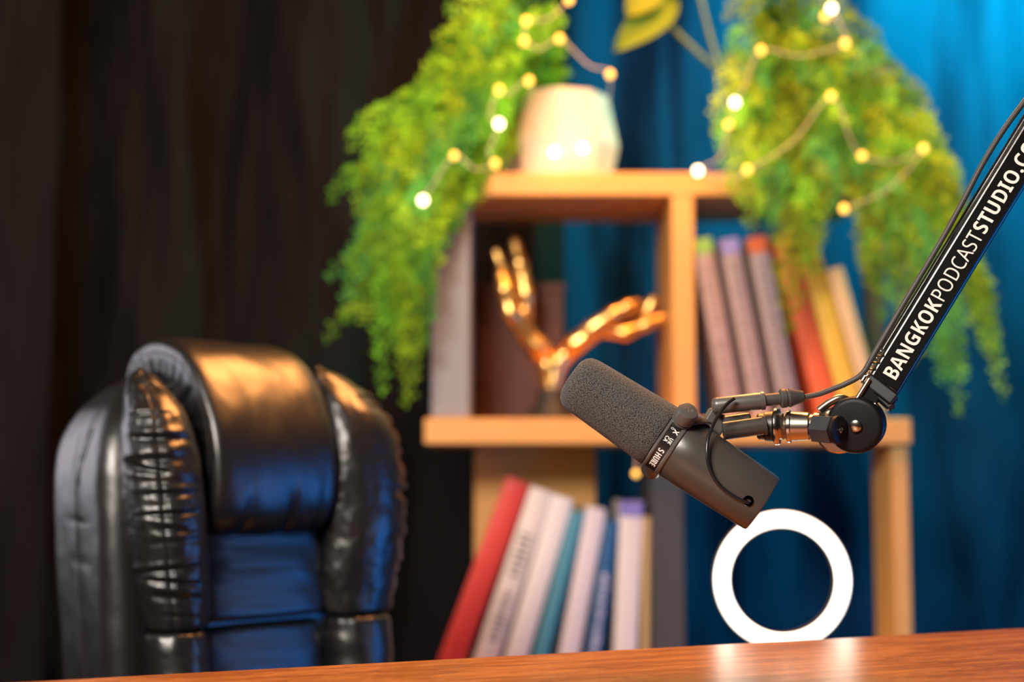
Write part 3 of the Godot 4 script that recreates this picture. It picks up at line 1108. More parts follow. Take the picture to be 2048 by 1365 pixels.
func build_microphone() -> void:
	var t := thing("microphone", "dark grey studio microphone with a foam windscreen on the boom arm", "microphone", mic_frame())
	var ax := Vector3(0.834, -0.552, 0.15).normalized()
	var up := Vector3(0.552, 0.834, 0.0)
	var fwd := ax.cross(up).normalized()               # square to the tube, towards the viewer
	var o := L(0.834 * 1600 + 0.552, 0.552 * 1600 - 0.834)
	var xf := axis_frame(o, ax)
	var mb := MB.new()
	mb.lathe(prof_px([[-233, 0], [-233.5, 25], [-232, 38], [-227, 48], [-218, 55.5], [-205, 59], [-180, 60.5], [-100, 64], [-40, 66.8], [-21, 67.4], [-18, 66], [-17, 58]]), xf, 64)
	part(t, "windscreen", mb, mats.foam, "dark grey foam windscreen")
	mb = MB.new()
	mb.lathe(prof_px([[-20, 0], [-20, 62], [22, 62], [22, 66], [24, 67], [60, 66.4], [150, 64], [219, 62], [223, 60.5], [224.5, 58], [224.5, 52], [220, 50], [220, 0]]), xf, 72)
	var body := part(t, "body", mb, mats.mic_body)
	# collar: two rails and a label strip between them
	mb = MB.new()
	mb.lathe(prof_px([[-16, 60], [-16, 68], [-14.5, 69.5], [-11, 69.5], [-9.5, 68], [-9.5, 60]]), xf, 72)
	mb.lathe(prof_px([[12.5, 60], [12.5, 68], [14, 69.5], [19, 69.5], [21, 68], [21, 60]]), xf, 72)
	var collar := part(t, "collar", mb, mats.mic_grey)
	mb = MB.new()
	mb.lathe(prof_px([[-9.6, 60], [-9.6, 67.4], [12.6, 67.4], [12.6, 60]]), xf, 72)
	part(collar, "label_strip", mb, mats.mic_label)
	# lettering on the label strip, reading down the strip (heads towards the body)
	# strip direction around the collar: from the upper knob (45 degrees up and forward) down the near side
	var r := 67.6 / 2200.0
	var ink: Material = mats.ink_white
	# each glyph is placed on the curved strip at its own angle; angle 0 faces the viewer, positive is upward
	var glyph := func(words: String, ang: float, h: float, along: float, bold: bool, width: float) -> void:
		var nn := (fwd * cos(ang) + up * sin(ang)).normalized()
		var rd := (fwd * sin(ang) - up * cos(ang)).normalized()    # reading direction: downwards
		var hd := rd.cross(nn) * -1.0                                        # heads
		var b := Basis(rd, nn.cross(rd), nn)
		lettering(collar, "lettering", words, h / 2200.0, Transform3D(b, o + nn * r + ax * along / 2200.0 - rd * 0.0), ink, bold, width)
	# SHURE, letter by letter, near the lower end
	var letters := "SHURE"
	for i in 5:
		glyph.call(letters[i], deg_to_rad(-17.0 - 8.8 * i), 13.0, -5.0, true, 0.78)
	# approval marks above it
	glyph.call("UK", deg_to_rad(7.0), 8.0, 2.6, true, 0.9)
	glyph.call("CA", deg_to_rad(7.0), 8.0, -6.6, true, 0.9)
	glyph.call("X", deg_to_rad(24.0), 11.0, 0.6, true, 1.1)
	glyph.call("0", deg_to_rad(24.0), 6.5, -7.0, false, 1.0)
	# --- yoke knobs: axis 45 degrees between up and towards the viewer
	var ka := (up + fwd).normalized()
	for s: float in [1.0, -1.0]:
		var k0: Vector3 = o + ax * (3.0 / 2200.0) + ka * s * 66.0 / 2200.0
		mb = MB.new()
		mb.lathe(prof_px([[0, 0], [0, 20], [3, 21.5], [6, 21.5], [7, 17], [8.5, 17], [8.5, 21], [10, 22], [33, 21], [36, 19.5], [37, 17], [37, 0]]), axis_frame(k0, ka * s), 40)
		var kn := part(t, "knob", mb, mats.mic_grey)
		if s > 0:
			# faint arrow emblem on the cap
			var cap_c := k0 + ka * 37.2 / 2200.0
			var e1 := ax
			var e2 := ka.cross(ax)
			for q in [[Vector2(-9, -3), Vector2(-2, 5)], [Vector2(-2, 5), Vector2(1, -5)], [Vector2(1, -5), Vector2(8, 4)], [Vector2(8, 4), Vector2(3, 4.5)], [Vector2(8, 4), Vector2(7.5, -1)]]:
				var lb := MB.new()
				lb.tube([cap_c + (e1 * q[0].x + e2 * q[0].y) / 2200.0, cap_c + (e1 * q[1].x + e2 * q[1].y) / 2200.0], 0.7 / 2200.0, 5)
				part(kn, "emblem_line", lb, M("emblem", lin(0.16, 0.15, 0.14), 0.5))
	# --- yoke: a strap round the far upper side, from knob to knob
	mb = MB.new()
	var kb := Vector3(0, 0, 0)
	var perp := (up - fwd).normalized()          # up and away from the viewer
	var ring := func(ang: float, t_along: float, rr: float) -> Vector3:
		return o + (ka * cos(ang) + perp * sin(ang)) * rr / 2200.0 + ax * t_along / 2200.0
	mb.grid(4, 40, func(u, w):
		var ang: float = lerpf(-0.06, PI + 0.06, w)
		var widen: float = lerpf(15.0, 24.0, sin(clampf(w, 0, 1) * PI))
		var shift: float = lerpf(3.0, 40.0, pow(sin(clampf(w, 0, 1) * PI), 0.7))
		var corners := [Vector2(-widen, 71), Vector2(widen, 71), Vector2(widen, 79), Vector2(-widen, 79)]
		var c: Vector2 = corners[int(round(u * 4)) % 4]
		return ring.call(ang, c.x + shift, c.y), true)
	part(t, "yoke", mb, mats.mic_grey)
	# --- mounting block and connector barrel
	mb = MB.new()
	var k3 := Basis(Vector3.BACK, deg_to_rad(8.0))
	mb.box(L(1436, 848, -52), Vector3(44, 46, 40) / 2200.0, Basis(Vector3.BACK, deg_to_rad(-30)), 0.002)
	mb.box(L(1478, 838, -34), Vector3(56, 15, 30) / 2200.0, k3, 0.002)
	part(t, "mount_block", mb, mats.mic_grey)
	mb = MB.new()
	mb.lathe(prof_px([[-52, 0], [-52, 11], [-49, 15], [-43, 17], [46, 17.5], [47, 18.8], [53, 18.8], [54, 17], [54, 0]]), axis_frame(L(1478, 808, -14), Vector3(1, 0.11, 0)), 36)
	var xlr := part(t, "connector_barrel", mb, mats.mic_grey)
	mb = MB.new()
	mb.lathe(prof_px([[-42, 0], [-42, 17], [-40, 18.5], [38, 18.5], [39, 20], [44, 20], [44, 0]]), axis_frame(L(1490, 858, -14), Vector3(1, 0.14, 0)), 36)
	part(t, "thread_socket", mb, mats.mic_body)
	# --- thin signal cable looping to the grommet
	mb = MB.new()
	var path := spline([L(1466, 797, 6), L(1452, 806, 14), L(1436, 822, 30), L(1420, 843, 50), L(1407, 868, 66), L(1402, 893, 75), L(1404, 920, 78), L(1414, 946, 75), L(1432, 968, 70), L(1458, 986, 65), L(1480, 996, 62), L(1491, 1001, 56)], 8)
	for k in path.size():
		path[k].z += maxf(0.0, (path[k] - o).dot(ax)) * 0.15
	mb.tube(path, 3.6 / 2200.0, 10)
	part(t, "signal_cable", mb, mats.cable_black)
	# grommet: a ring on the body
	var rel := L(1493, 1000) - o
	var gt := rel.dot(ax)
	var gs := rel.dot(up)
	var rb := 63.0 / 2200.0
	var gn := (up * gs + fwd * sqrt(maxf(rb * rb - gs * gs, 0.0))).normalized()
	mb = MB.new()
	mb.lathe(prof_px([[-1, 5], [3, 5], [3.8, 6.5], [3, 9.5], [0, 10.5], [-2, 10.5]]), axis_frame(o + ax * gt + gn * rb, gn), 28)
	part(t, "grommet", mb, mats.chrome)

# ------------------------------------------------------------------ boom arm and cable
func build_boom_arm() -> void:
	var t := thing("boom_arm", "black boom arm with white lettering holding the microphone", "boom arm", mic_frame())
	var S := func(s: float, q: float, z: float) -> Vector3:
		return L(0.522 * s + 0.853 * q, -0.853 * s + 0.522 * q, z)
	var dir := Vector3(0.522, 0.853, 0.0)
	var acr := Vector3(0.853, -0.522, 0.0)          # across the beam, to the lower right
	# beam turned a little about its length so that its lower side just shows
	var roll := deg_to_rad(-18.0)
	var ex := (acr * cos(roll) - Vector3.BACK * sin(roll)).normalized()
	var ez := (acr * sin(roll) + Vector3.BACK * cos(roll)).normalized()
	var bb := Basis(ex, dir, ez)
	var s0 := 262.0
	var s1 := 1010.0
	var wide := 66.0 / 2200.0
	var deep := 50.0 / 2200.0
	var c: Vector3 = S.call((s0 + s1) / 2.0, 1913.0, -14.0)
	var rc := 5.5 / 2200.0
	var long := (s1 - s0) / 2200.0
	var mb := MB.new()
	# rounded square tube
	mb.grid(48, 2, func(u, w):
		var a: float = u * TAU + 0.01
		var q := Vector2(signf(cos(a)) * pow(absf(cos(a)), 0.26) * wide / 2, signf(sin(a)) * pow(absf(sin(a)), 0.22) * deep / 2)
		return c + bb * Vector3(q.x, (w - 0.5) * long, q.y), true)
	part(t, "beam", mb, mats.arm_black)
	# glossy sticker on the near face
	mb = MB.new()
	mb.box(c + bb * Vector3(0.001, 0, deep / 2 + 0.0003), Vector3(wide * 0.84, long * 0.985, 0.0008), bb, 0.0003)
	var st := part(t, "label_sticker", mb, M("sticker", lin(0.003, 0.0026, 0.0026), 0.2, 0.0, 0.35))
	var ink := M("sticker_ink", lin(0.78, 0.66, 0.60), 0.45)
	var xl := Basis(dir, -ex, ez)
	var h := 29.5 / 2200.0
	var start := 284.0
	var base := 18.0 / 2200.0
	var cur := 0.0
	for w in [["BANGKOK", true, 183.0], ["PODCAST", false, 157.0], ["STUDIO", true, 143.0], [".COM", true, 100.0]]:
		var pos: Vector3 = S.call(start, 1913.0, -14.0) + ex * base + ez * (deep / 2 + 0.0008)
		var probe := lettering(st, "lettering", w[0], h, Transform3D(xl, pos), ink, w[1], 1.0)
		# stretch to the width it has on the arm
		var o: MeshInstance3D = st.get_child(st.get_child_count() - 1)
		var want: float = w[2] / 2200.0
		var k := want * 0.97 / probe
		var b := o.transform.basis
		var off := o.transform.origin - pos
		o.transform = Transform3D(Basis(b.x * k, b.y, b.z), pos + off.project(dir) * k + (off - off.project(dir)))
		start += w[2]
	# spring along the upper side, half sunk in the channel, and its end hook
	mb = MB.new()
	mb.tube([c + bb * Vector3(-wide / 2 - 0.001, -long / 2 + 0.03, 0.002), c + bb * Vector3(-wide / 2 - 0.001, long / 2, 0.002)], 8.0 / 2200.0, 12)
	part(t, "spring_sleeve", mb, mats.arm_black)
	mb = MB.new()
	var hook := []
	for k in 40:
		var a := k * 0.55
		hook.append(S.call(266.0 + k * 1.4, 1870.0 + cos(a) * 5.0, 4.0 + sin(a) * 5.0))
	mb.tube(hook, 1.8 / 2200.0, 6)
	mb.tube([S.call(246.0, 1872.0, 2.0), S.call(258.0, 1869.0, 4.0), S.call(266.0, 1872.0, 4.0)], 4.5 / 2200.0, 8)
	part(t, "spring", mb, mats.brass, "brass coloured spring end")
	# end cap of the beam: a black moulded clamp
	mb = MB.new()
	mb.box(S.call(254.0, 1912.0, -12.0), Vector3(74, 28, 58) / 2200.0, Basis(bb.x, bb.y, bb.z) * Basis(Vector3.BACK, deg_to_rad(-8)), 0.0025)
	mb.box(S.call(243.0, 1924.0, -12.0), Vector3(58, 22, 50) / 2200.0, Basis(bb.x, bb.y, bb.z) * Basis(Vector3.BACK, deg_to_rad(-14)), 0.0025)
	part(t, "end_clamp", mb, mats.black_plastic)
	for q in [[1712, 796, 1736, 758, 4.6], [1728, 752, 1722, 762, 5.0], [1740, 818, 1748, 808, 5.5]]:
		mb = MB.new()
		mb.tube([L(q[0], q[1], 12), L(q[2], q[3], 12)], q[4] / 2200.0, 10)
		part(t, "tie_rod", mb, mats.brass)
	mb = MB.new()
	mb.box(L(1736, 800, -8), Vector3(40, 70, 34) / 2200.0, Basis(Vector3.BACK, deg_to_rad(-30)), 0.003)
	part(t, "fork", mb, mats.black_plastic)
	# joint: big friction disc turned a little to one side
	var dn := Vector3(-0.42, -0.05, 1.0).normalized()
	mb = MB.new()
	mb.lathe(prof_px([[-40, 0], [-40, 48], [-36, 54], [-30, 56], [10, 57], [15, 55], [18, 51], [19, 46], [19, 0]]), axis_frame(L(1712, 850, 0), dn), 56)
	var disc := part(t, "joint_disc", mb, mats.joint_black)
	mb = MB.new()
	mb.lathe(prof_px([[17, 0], [17, 12], [23, 12], [25, 9], [25, 0]]), axis_frame(L(1714, 850, 4), dn), 24)
	part(disc, "joint_screw", mb, mats.chrome)
	mb = MB.new()
	mb.lathe(prof_px([[-16, 0], [-16, 44], [-10, 48], [8, 48], [12, 44], [12, 0]]), axis_frame(L(1686, 862, -34), dn), 40)
	part(t, "rear_disc", mb, mats.brass)
	mb = MB.new()
	mb.tube(spline([L(1640, 822, -10), L(1662, 806, -10), L(1684, 797, -8), L(1706, 806, -8)], 6), 8.0 / 2200.0, 10)
	part(t, "wing_lever", mb, mats.brass)
	# hexagonal nut in front of the coupling
	var hx := Vector3(0.70, -0.04, 0.71).normalized()
	mb = MB.new()
	mb.lathe(prof_px([[-44, 0], [-44, 30], [-4, 30], [-2, 28], [-2, 0]]), axis_frame(L(1664, 859, 28), hx, Vector3(0.0, 1, 0)), 6, true)
	var nut := part(t, "hex_nut", mb, mats.nut_black)
	mb = MB.new()
	mb.lathe(prof_px([[-4, 0], [-4, 29], [3, 29], [6, 26], [6, 8], [5, 7], [5, 0]]), axis_frame(L(1669, 859, 30), hx), 40)
	part(nut, "nut_face", mb, mats.joint_black)
	mb = MB.new()
	mb.lathe(prof_px([[4, 0], [4, 6], [8, 6], [9, 4], [9, 0]]), axis_frame(L(1669, 859, 30), hx), 16)
	part(nut, "nut_pin", mb, mats.brass)
	# threaded coupling between the microphone and the joint
	var cd := Vector3(1, 0.02, 0.30).normalized()
	for r in [["collar_ring", "black_plastic", [[-94, 0], [-94, 24], [-90, 27], [-80, 27], [-78, 30], [-62, 31], [-60, 28], [-60, 0]]],
			["washer", "chrome", [[-60, 0], [-60, 36], [-58, 38], [-52, 38], [-49, 36], [-49, 0]]],
			["thread_sleeve", "brass", [[-50, 0], [-50, 27], [-45, 25], [-42, 27], [-39, 25], [-36, 27], [-34, 25], [-34, 0]]],
			["washer", "chrome", [[-35, 0], [-35, 31], [-33, 33], [-28, 33], [-26, 31], [-26, 0]]],
			["coupling", "brass", [[-27, 0], [-27, 30], [8, 28], [12, 24], [18, 24], [20, 28], [30, 28], [34, 24], [40, 24], [40, 0]]]]:
		mb = MB.new()
		mb.lathe(prof_px(r[2]), axis_frame(L(1612, 854, -14), cd), 40)
		part(t, r[0], mb, mats[r[1]])
	# upper elbow and lower arm, out of the frame, down to a clamp on the desk
	var inv := mic_frame().affine_inverse()
	var elbow: Vector3 = S.call(1020.0, 1913.0, -14.0)
	mb = MB.new()
	mb.lathe(prof_px([[-40, 0], [-40, 50], [-34, 56], [34, 56], [40, 50], [40, 0]]), axis_frame(elbow, ez), 40)
	part(t, "elbow_joint", mb, mats.arm_black)
	var p := level(80, 1362, DESK_Y)
	var q2 := level(2048, 1257, DESK_Y)
	var al := (q2 - p).normalized()
	var foot := p + al * (p.distance_to(q2) + 0.16) + Vector3(-al.z, 0, al.x).normalized() * signf(al.x) * 0.04
	if foot.z < q2.z - 0.06:
		foot.z += 0.08
	mb = MB.new()
	mb.tube([elbow, inv * (foot + Vector3(0, 0.09, 0))], 0.013, 12)
	part(t, "lower_arm", mb, mats.arm_black)
	mb = MB.new()
	mb.tube([inv * (foot + Vector3(0, 0.002, 0)), inv * (foot + Vector3(0, 0.1, 0))], 0.018, 14)
	mb.box(inv * (foot + Vector3(0, 0.008, 0)), Vector3(0.06, 0.014, 0.06), inv.basis, 0.002)
	part(t, "desk_clamp", mb, mats.arm_black)
	# --- microphone cable clipped along the arm
	var w := thing("microphone_cable", "grey cable plugged into the microphone and running up the arm", "cable", mic_frame())
	mb = MB.new()
	var run := [L(1612, 795, -13), L(1640, 789, -11), L(1666, 779, -8), L(1692, 768, -2), S.call(262.0, 1860.0, 6.0), S.call(310.0, 1859.0, 8.0), S.call(420.0, 1857.0, 8.0), S.call(560.0, 1856.0, 6.0), S.call(660.0, 1852.0, 4.0), S.call(745.0, 1847.0, 2.0), S.call(830.0, 1848.0, 0.0), S.call(930.0, 1857.0, -2.0), S.call(1000.0, 1862.0, -4.0)]
	mb.tube(spline(run, 8), 5.6 / 2200.0, 12)
	part(w, "cord", mb, mats.cable_grey)
	mb = MB.new()
	mb.lathe(prof_px([[-2, 0], [-2, 12.5], [30, 12.5], [31, 17], [34, 19.5], [42, 19.5], [44, 18], [47, 18], [49, 19.5], [52, 19], [60, 16], [78, 11], [80, 8], [80, 0]]), axis_frame(L(1532, 801.5, -14), Vector3(1, 0.10, 0)), 32)
	part(w, "plug", mb, mats.cable_grey)

# ------------------------------------------------------------------ golden hands
func surface_net(joints: Array, cell: float, blend: float) -> MB:
	# joints: bones [a, ra, b, rb]; tapered capsules joined by a smooth minimum
	var lo := Vector3.INF
	var hi := -Vector3.INF
	for b in joints:
		var r := maxf(b[1], b[3]) + blend + cell * 2
		lo = lo.min(b[0] - Vector3.ONE * r).min(b[2] - Vector3.ONE * r)
		hi = hi.max(b[0] + Vector3.ONE * r).max(b[2] + Vector3.ONE * r)
	var nx := int((hi.x - lo.x) / cell) + 2
	var ny := int((hi.y - lo.y) / cell) + 2
	var nz := int((hi.z - lo.z) / cell) + 2
	var field := PackedFloat32Array()
	field.resize(nx * ny * nz)
	field.fill(1.0)
	for b in joints:
		var pa: Vector3 = b[0]
		var ba: Vector3 = b[2] - pa
		var l2 := maxf(ba.length_squared(), 1e-9)
		var ext := maxf(b[1], b[3]) + blend * 1.2 + cell * 2
		var a0: Vector3 = (pa.min(b[2]) - Vector3.ONE * ext - lo) / cell
		var a1: Vector3 = (pa.max(b[2]) + Vector3.ONE * ext - lo) / cell
		for k in range(maxi(0, int(a0.z)), mini(nz, int(a1.z) + 2)):
			for j in range(maxi(0, int(a0.y)), mini(ny, int(a1.y) + 2)):
				for i in range(maxi(0, int(a0.x)), mini(nx, int(a1.x) + 2)):
					var p := lo + Vector3(i, j, k) * cell
					var h := clampf((p - pa).dot(ba) / l2, 0.0, 1.0)
					var d: float = (p - pa - ba * h).length() - lerpf(b[1], b[3], h)
					var at_ := (k * ny + j) * nx + i
					var o := field[at_]
					var m := clampf(0.5 + 0.5 * (o - d) / blend, 0.0, 1.0)
					field[at_] = lerpf(o, d, m) - blend * m * (1.0 - m)
	var mb := MB.new()
	var id := {}
	for k in nz - 1:
		for j in ny - 1:
			for i in nx - 1:
				var cnt := 0
				var acc := Vector3.ZERO
				var base := (k * ny + j) * nx + i
				var val := []
				var neg := 0
				for c in 8:
					var f := field[base + (c & 1) + ((c >> 1) & 1) * nx + (c >> 2) * nx * ny]
					val.append(f)
					if f < 0.0:
						neg += 1
				if neg == 0 or neg == 8:
					continue
				for e in [[0, 1], [2, 3], [4, 5], [6, 7], [0, 2], [1, 3], [4, 6], [5, 7], [0, 4], [1, 5], [2, 6], [3, 7]]:
					var fa: float = val[e[0]]
					var fb: float = val[e[1]]
					if (fa < 0.0) != (fb < 0.0):
						var s := fa / (fa - fb)
						var pa := Vector3(e[0] & 1, (e[0] >> 1) & 1, e[0] >> 2)
						var pb := Vector3(e[1] & 1, (e[1] >> 1) & 1, e[1] >> 2)
						acc += pa.lerp(pb, s)
						cnt += 1
				id[base] = mb.put(lo + (Vector3(i, j, k) + acc / cnt) * cell, Vector3.UP)
	var step := [1, nx, nx * ny]
	for k in range(1, nz - 1):
		for j in range(1, ny - 1):
			for i in range(1, nx - 1):
				var base := (k * ny + j) * nx + i
				var f0 := field[base]
				for ax in 3:
					var f1 := field[base + step[ax]]
					if (f0 < 0.0) == (f1 < 0.0):
						continue
					var u: int = step[(ax + 1) % 3]
					var w: int = step[(ax + 2) % 3]
					var q := [id.get(base - u - w, -1), id.get(base - w, -1), id.get(base, -1), id.get(base - u, -1)]
					if q.has(-1):
						continue
					if f0 < 0.0:
						mb.idx.append_array([q[0], q[1], q[2], q[0], q[2], q[3]])
					else:
						mb.idx.append_array([q[0], q[2], q[1], q[0], q[3], q[2]])
	mb.orient(0, 0)
	return mb

func build_hands() -> void:
	var z := SHELF_Z + 0.14
	var my := on(1000, 837, SHELF_Z).y
	var foot := on(1102, 760, z)
	foot.y = my
	var t := thing("hand_sculpture", "golden sculpture of two open hands on a small base", "sculpture", Transform3D(Basis.IDENTITY, foot))
	var h := func(x: float, y: float, dz: float) -> Vector3:
		return on(x, y, z) - foot + Vector3(0, 0, dz)
	var chain := func(out: Array, pts: Array, r: Array) -> void:
		for i in pts.size() - 1:
			out.append([pts[i], r[i], pts[i + 1], r[i + 1]])
	# upright hand
	var a := []
	chain.call(a, [h.call(1102, 780, 0), h.call(1096, 735, 0), h.call(1075, 695, 0)], [0.0195, 0.0207, 0.0232])
	chain.call(a, [h.call(1078, 695, 0.015), h.call(1048, 668, 0.018)], [0.0232, 0.0195])
	chain.call(a, [h.call(1080, 695, -0.015), h.call(1048, 655, -0.02)], [0.0220, 0.0183])
	chain.call(a, [h.call(1050, 665, 0.02), h.call(1022, 630, 0.035), h.call(1010, 585, 0.04), h.call(1002, 555, 0.036)], [0.0195, 0.0177, 0.0152, 0.0116])
	chain.call(a, [h.call(1052, 650, 0.004), h.call(1052, 590, 0.012), h.call(1040, 530, 0.012), h.call(1030, 487, 0.004)], [0.0171, 0.0152, 0.0152, 0.0128])
	chain.call(a, [h.call(1046, 650, -0.016), h.call(1030, 590, -0.02), h.call(1006, 540, -0.022), h.call(992, 500, -0.026)], [0.0159, 0.0140, 0.0128, 0.0110])
	chain.call(a, [h.call(1046, 655, -0.034), h.call(1034, 600, -0.05), h.call(1020, 556, -0.056), h.call(1010, 525, -0.058)], [0.0146, 0.0134, 0.0116, 0.0098])
	chain.call(a, [h.call(1052, 668, -0.04), h.call(1045, 625, -0.065), h.call(1036, 590, -0.074)], [0.0134, 0.0122, 0.0098])
	part(t, "upright_hand", surface_net(a, 0.0042, 0.009), mats.gold)
	# reaching hand
	var b := []
	chain.call(b, [h.call(1102, 780, 0), h.call(1116, 725, 0), h.call(1150, 690, 0)], [0.0195, 0.0207, 0.0232])
	chain.call(b, [h.call(1150, 690, 0.014), h.call(1190, 662, 0.02)], [0.0232, 0.0207])
	chain.call(b, [h.call(1150, 690, -0.014), h.call(1190, 655, -0.022)], [0.0220, 0.0183])
	chain.call(b, [h.call(1180, 660, 0.026), h.call(1222, 634, 0.036), h.call(1252, 618, 0.036), h.call(1272, 612, 0.032)], [0.0171, 0.0146, 0.0128, 0.0110])
	chain.call(b, [h.call(1192, 660, 0.012), h.call(1250, 668, 0.014), h.call(1292, 650, 0.014), h.call(1326, 636, 0.012)], [0.0171, 0.0152, 0.0134, 0.0110])
	chain.call(b, [h.call(1192, 658, -0.008), h.call(1248, 660, -0.012), h.call(1286, 640, -0.014), h.call(1306, 602, -0.012)], [0.0159, 0.0146, 0.0134, 0.0128])
	chain.call(b, [h.call(1192, 656, -0.026), h.call(1242, 652, -0.036), h.call(1276, 634, -0.042), h.call(1298, 620, -0.044)], [0.0146, 0.0134, 0.0116, 0.0098])
	chain.call(b, [h.call(1180, 668, -0.036), h.call(1220, 658, -0.058), h.call(1246, 646, -0.066)], [0.0134, 0.0116, 0.0098])
	part(t, "reaching_hand", surface_net(b, 0.0042, 0.009), mats.gold)
	var mb := MB.new()
	mb.lathe([Vector2(0, 0), Vector2(0, 0.045), Vector2(0.006, 0.048), Vector2(0.018, 0.045), Vector2(0.035, 0.03), Vector2(0.062, 0.026), Vector2(0.066, 0.02), Vector2(0.066, 0)], Transform3D(), 36)
	part(t, "base", mb, mats.black_paint)

# ------------------------------------------------------------------ plants
func frond(mb: MB, path: Array, reach: float, tint: Color, sway: float) -> void:
	# a drooping fern frond: side sprigs with small leaflets
	var m := path.size()
	var shade := rng.randf_range(0.55, 1.3)             # random brightness per frond: light and dark depth put into the leaf colour
	var along := 0.0
	var total := 0.0
	for i in m - 1:
		total += path[i].distance_to(path[i + 1])
	var step := 0.024
	var next := 0.02
	var side := 1.0
	for i in m - 1:
		var p: Vector3 = path[i]
		var q: Vector3 = path[i + 1]
		var d := p.distance_to(q)
		var t := (q - p) / maxf(d, 1e-6)
		while next < along + d:
			var k := next / total
			var root := p + t * (next - along)
			var e := Vector3(rng.randf_range(-1, 1), rng.randf_range(-0.4, 0.4), rng.randf_range(-1, 1))
			var across := t.cross(Vector3(0.25 * sway, 0.1, 1.0) + e * 0.35).normalized() * side
			var l := reach * (0.35 + 0.75 * pow(sin(clampf(k * 0.9 + 0.12, 0, 1) * PI), 0.8)) * rng.randf_range(0.75, 1.15)
			if k > 0.9:
				l *= 0.6
			var dirn := (across + t * 0.75 + Vector3(0, -0.25, 0) + e * 0.22).normalized()
			var n_leaf := int(l / 0.0075)
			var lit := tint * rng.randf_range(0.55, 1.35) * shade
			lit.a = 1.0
			for j in n_leaf:
				var s := (j + 0.6) / n_leaf
				var c := root + dirn * l * s + Vector3(0, -0.012 * s * s, 0)
				for w: float in [-1.0, 1.0]:
					var o := dirn.cross(t).cross(dirn).normalized() * w
					o = (o + dirn * 0.8 + Vector3(rng.randf_range(-0.4, 0.4), rng.randf_range(-0.4, 0.4), rng.randf_range(-0.4, 0.4))).normalized()
					var len := (0.019 - 0.008 * s) * rng.randf_range(0.75, 1.25)
					var nn := o.cross(dirn)
					nn = nn.normalized() if nn.length() > 0.05 else Vector3.UP
					var b := nn.cross(o).normalized() * len * 0.30
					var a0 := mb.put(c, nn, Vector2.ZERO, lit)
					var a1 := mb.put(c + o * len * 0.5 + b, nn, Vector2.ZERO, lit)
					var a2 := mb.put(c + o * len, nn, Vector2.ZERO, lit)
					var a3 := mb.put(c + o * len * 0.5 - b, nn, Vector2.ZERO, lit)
					mb.idx.append_array([a0, a1, a2, a0, a2, a3])
			side = -side
			next += step * rng.randf_range(0.8, 1.2) * 0.5
		along += d
	mb.tube(path, 0.0012, 4, false)
	for i in range(mb.v.size() - m * 4, mb.v.size()):
		mb.col[i] = Color(0.14, 0.2, 0.03)
	mb.colored = true

func pot_shape(t: Node3D, r: float, h: float, m: Material, sides: int) -> void:
	var mb := MB.new()
	mb.lathe([Vector2(0, 0), Vector2(0, r * 0.86), Vector2(h * 0.42, r), Vector2(h, r * 0.83), Vector2(h, r * 0.74), Vector2(h * 0.86, r * 0.74), Vector2(h * 0.86, 0)], Transform3D(Basis(Vector3.UP, 0.45), Vector3.ZERO), sides, true)
	part(t, "pot", mb, m)
	mb = MB.new()
	mb.lathe([Vector2(h * 0.80, 0), Vector2(h * 0.80, r * 0.72), Vector2(h * 0.88, r * 0.7), Vector2(h * 0.90, 0)], Transform3D(), 20)
	part(t, "soil", mb, mats.soil)

func hang(t: Node3D, origin: Vector3, source: Vector3, tips: Array, shoulder: Callable, reach: float, tints: Array) -> void:
	for i in tips.size():
		var q: Array = tips[i]
		var tip := on(q[0], q[1], q[2])
		var src := source + Vector3(rng.randf_range(-0.03, 0.03), rng.randf_range(-0.01, 0.02), rng.randf_range(-0.03, 0.03))
		var mid: Vector3 = shoulder.call(tip, src)
		if q.size() > 4:
			mid = on(q[3], q[4], q[2])
		var pts := spline([src, src.lerp(mid, 0.5) + Vector3(0, 0.035, 0), mid, mid.lerp(tip, 0.55) + Vector3((mid.x - tip.x) * -0.12, 0.012, 0.008), tip], 7)
		for k in pts.size():
			pts[k] -= origin
		var mb := MB.new()
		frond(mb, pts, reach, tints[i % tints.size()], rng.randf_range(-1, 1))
		part(t, "frond", mb, mats.leaf)

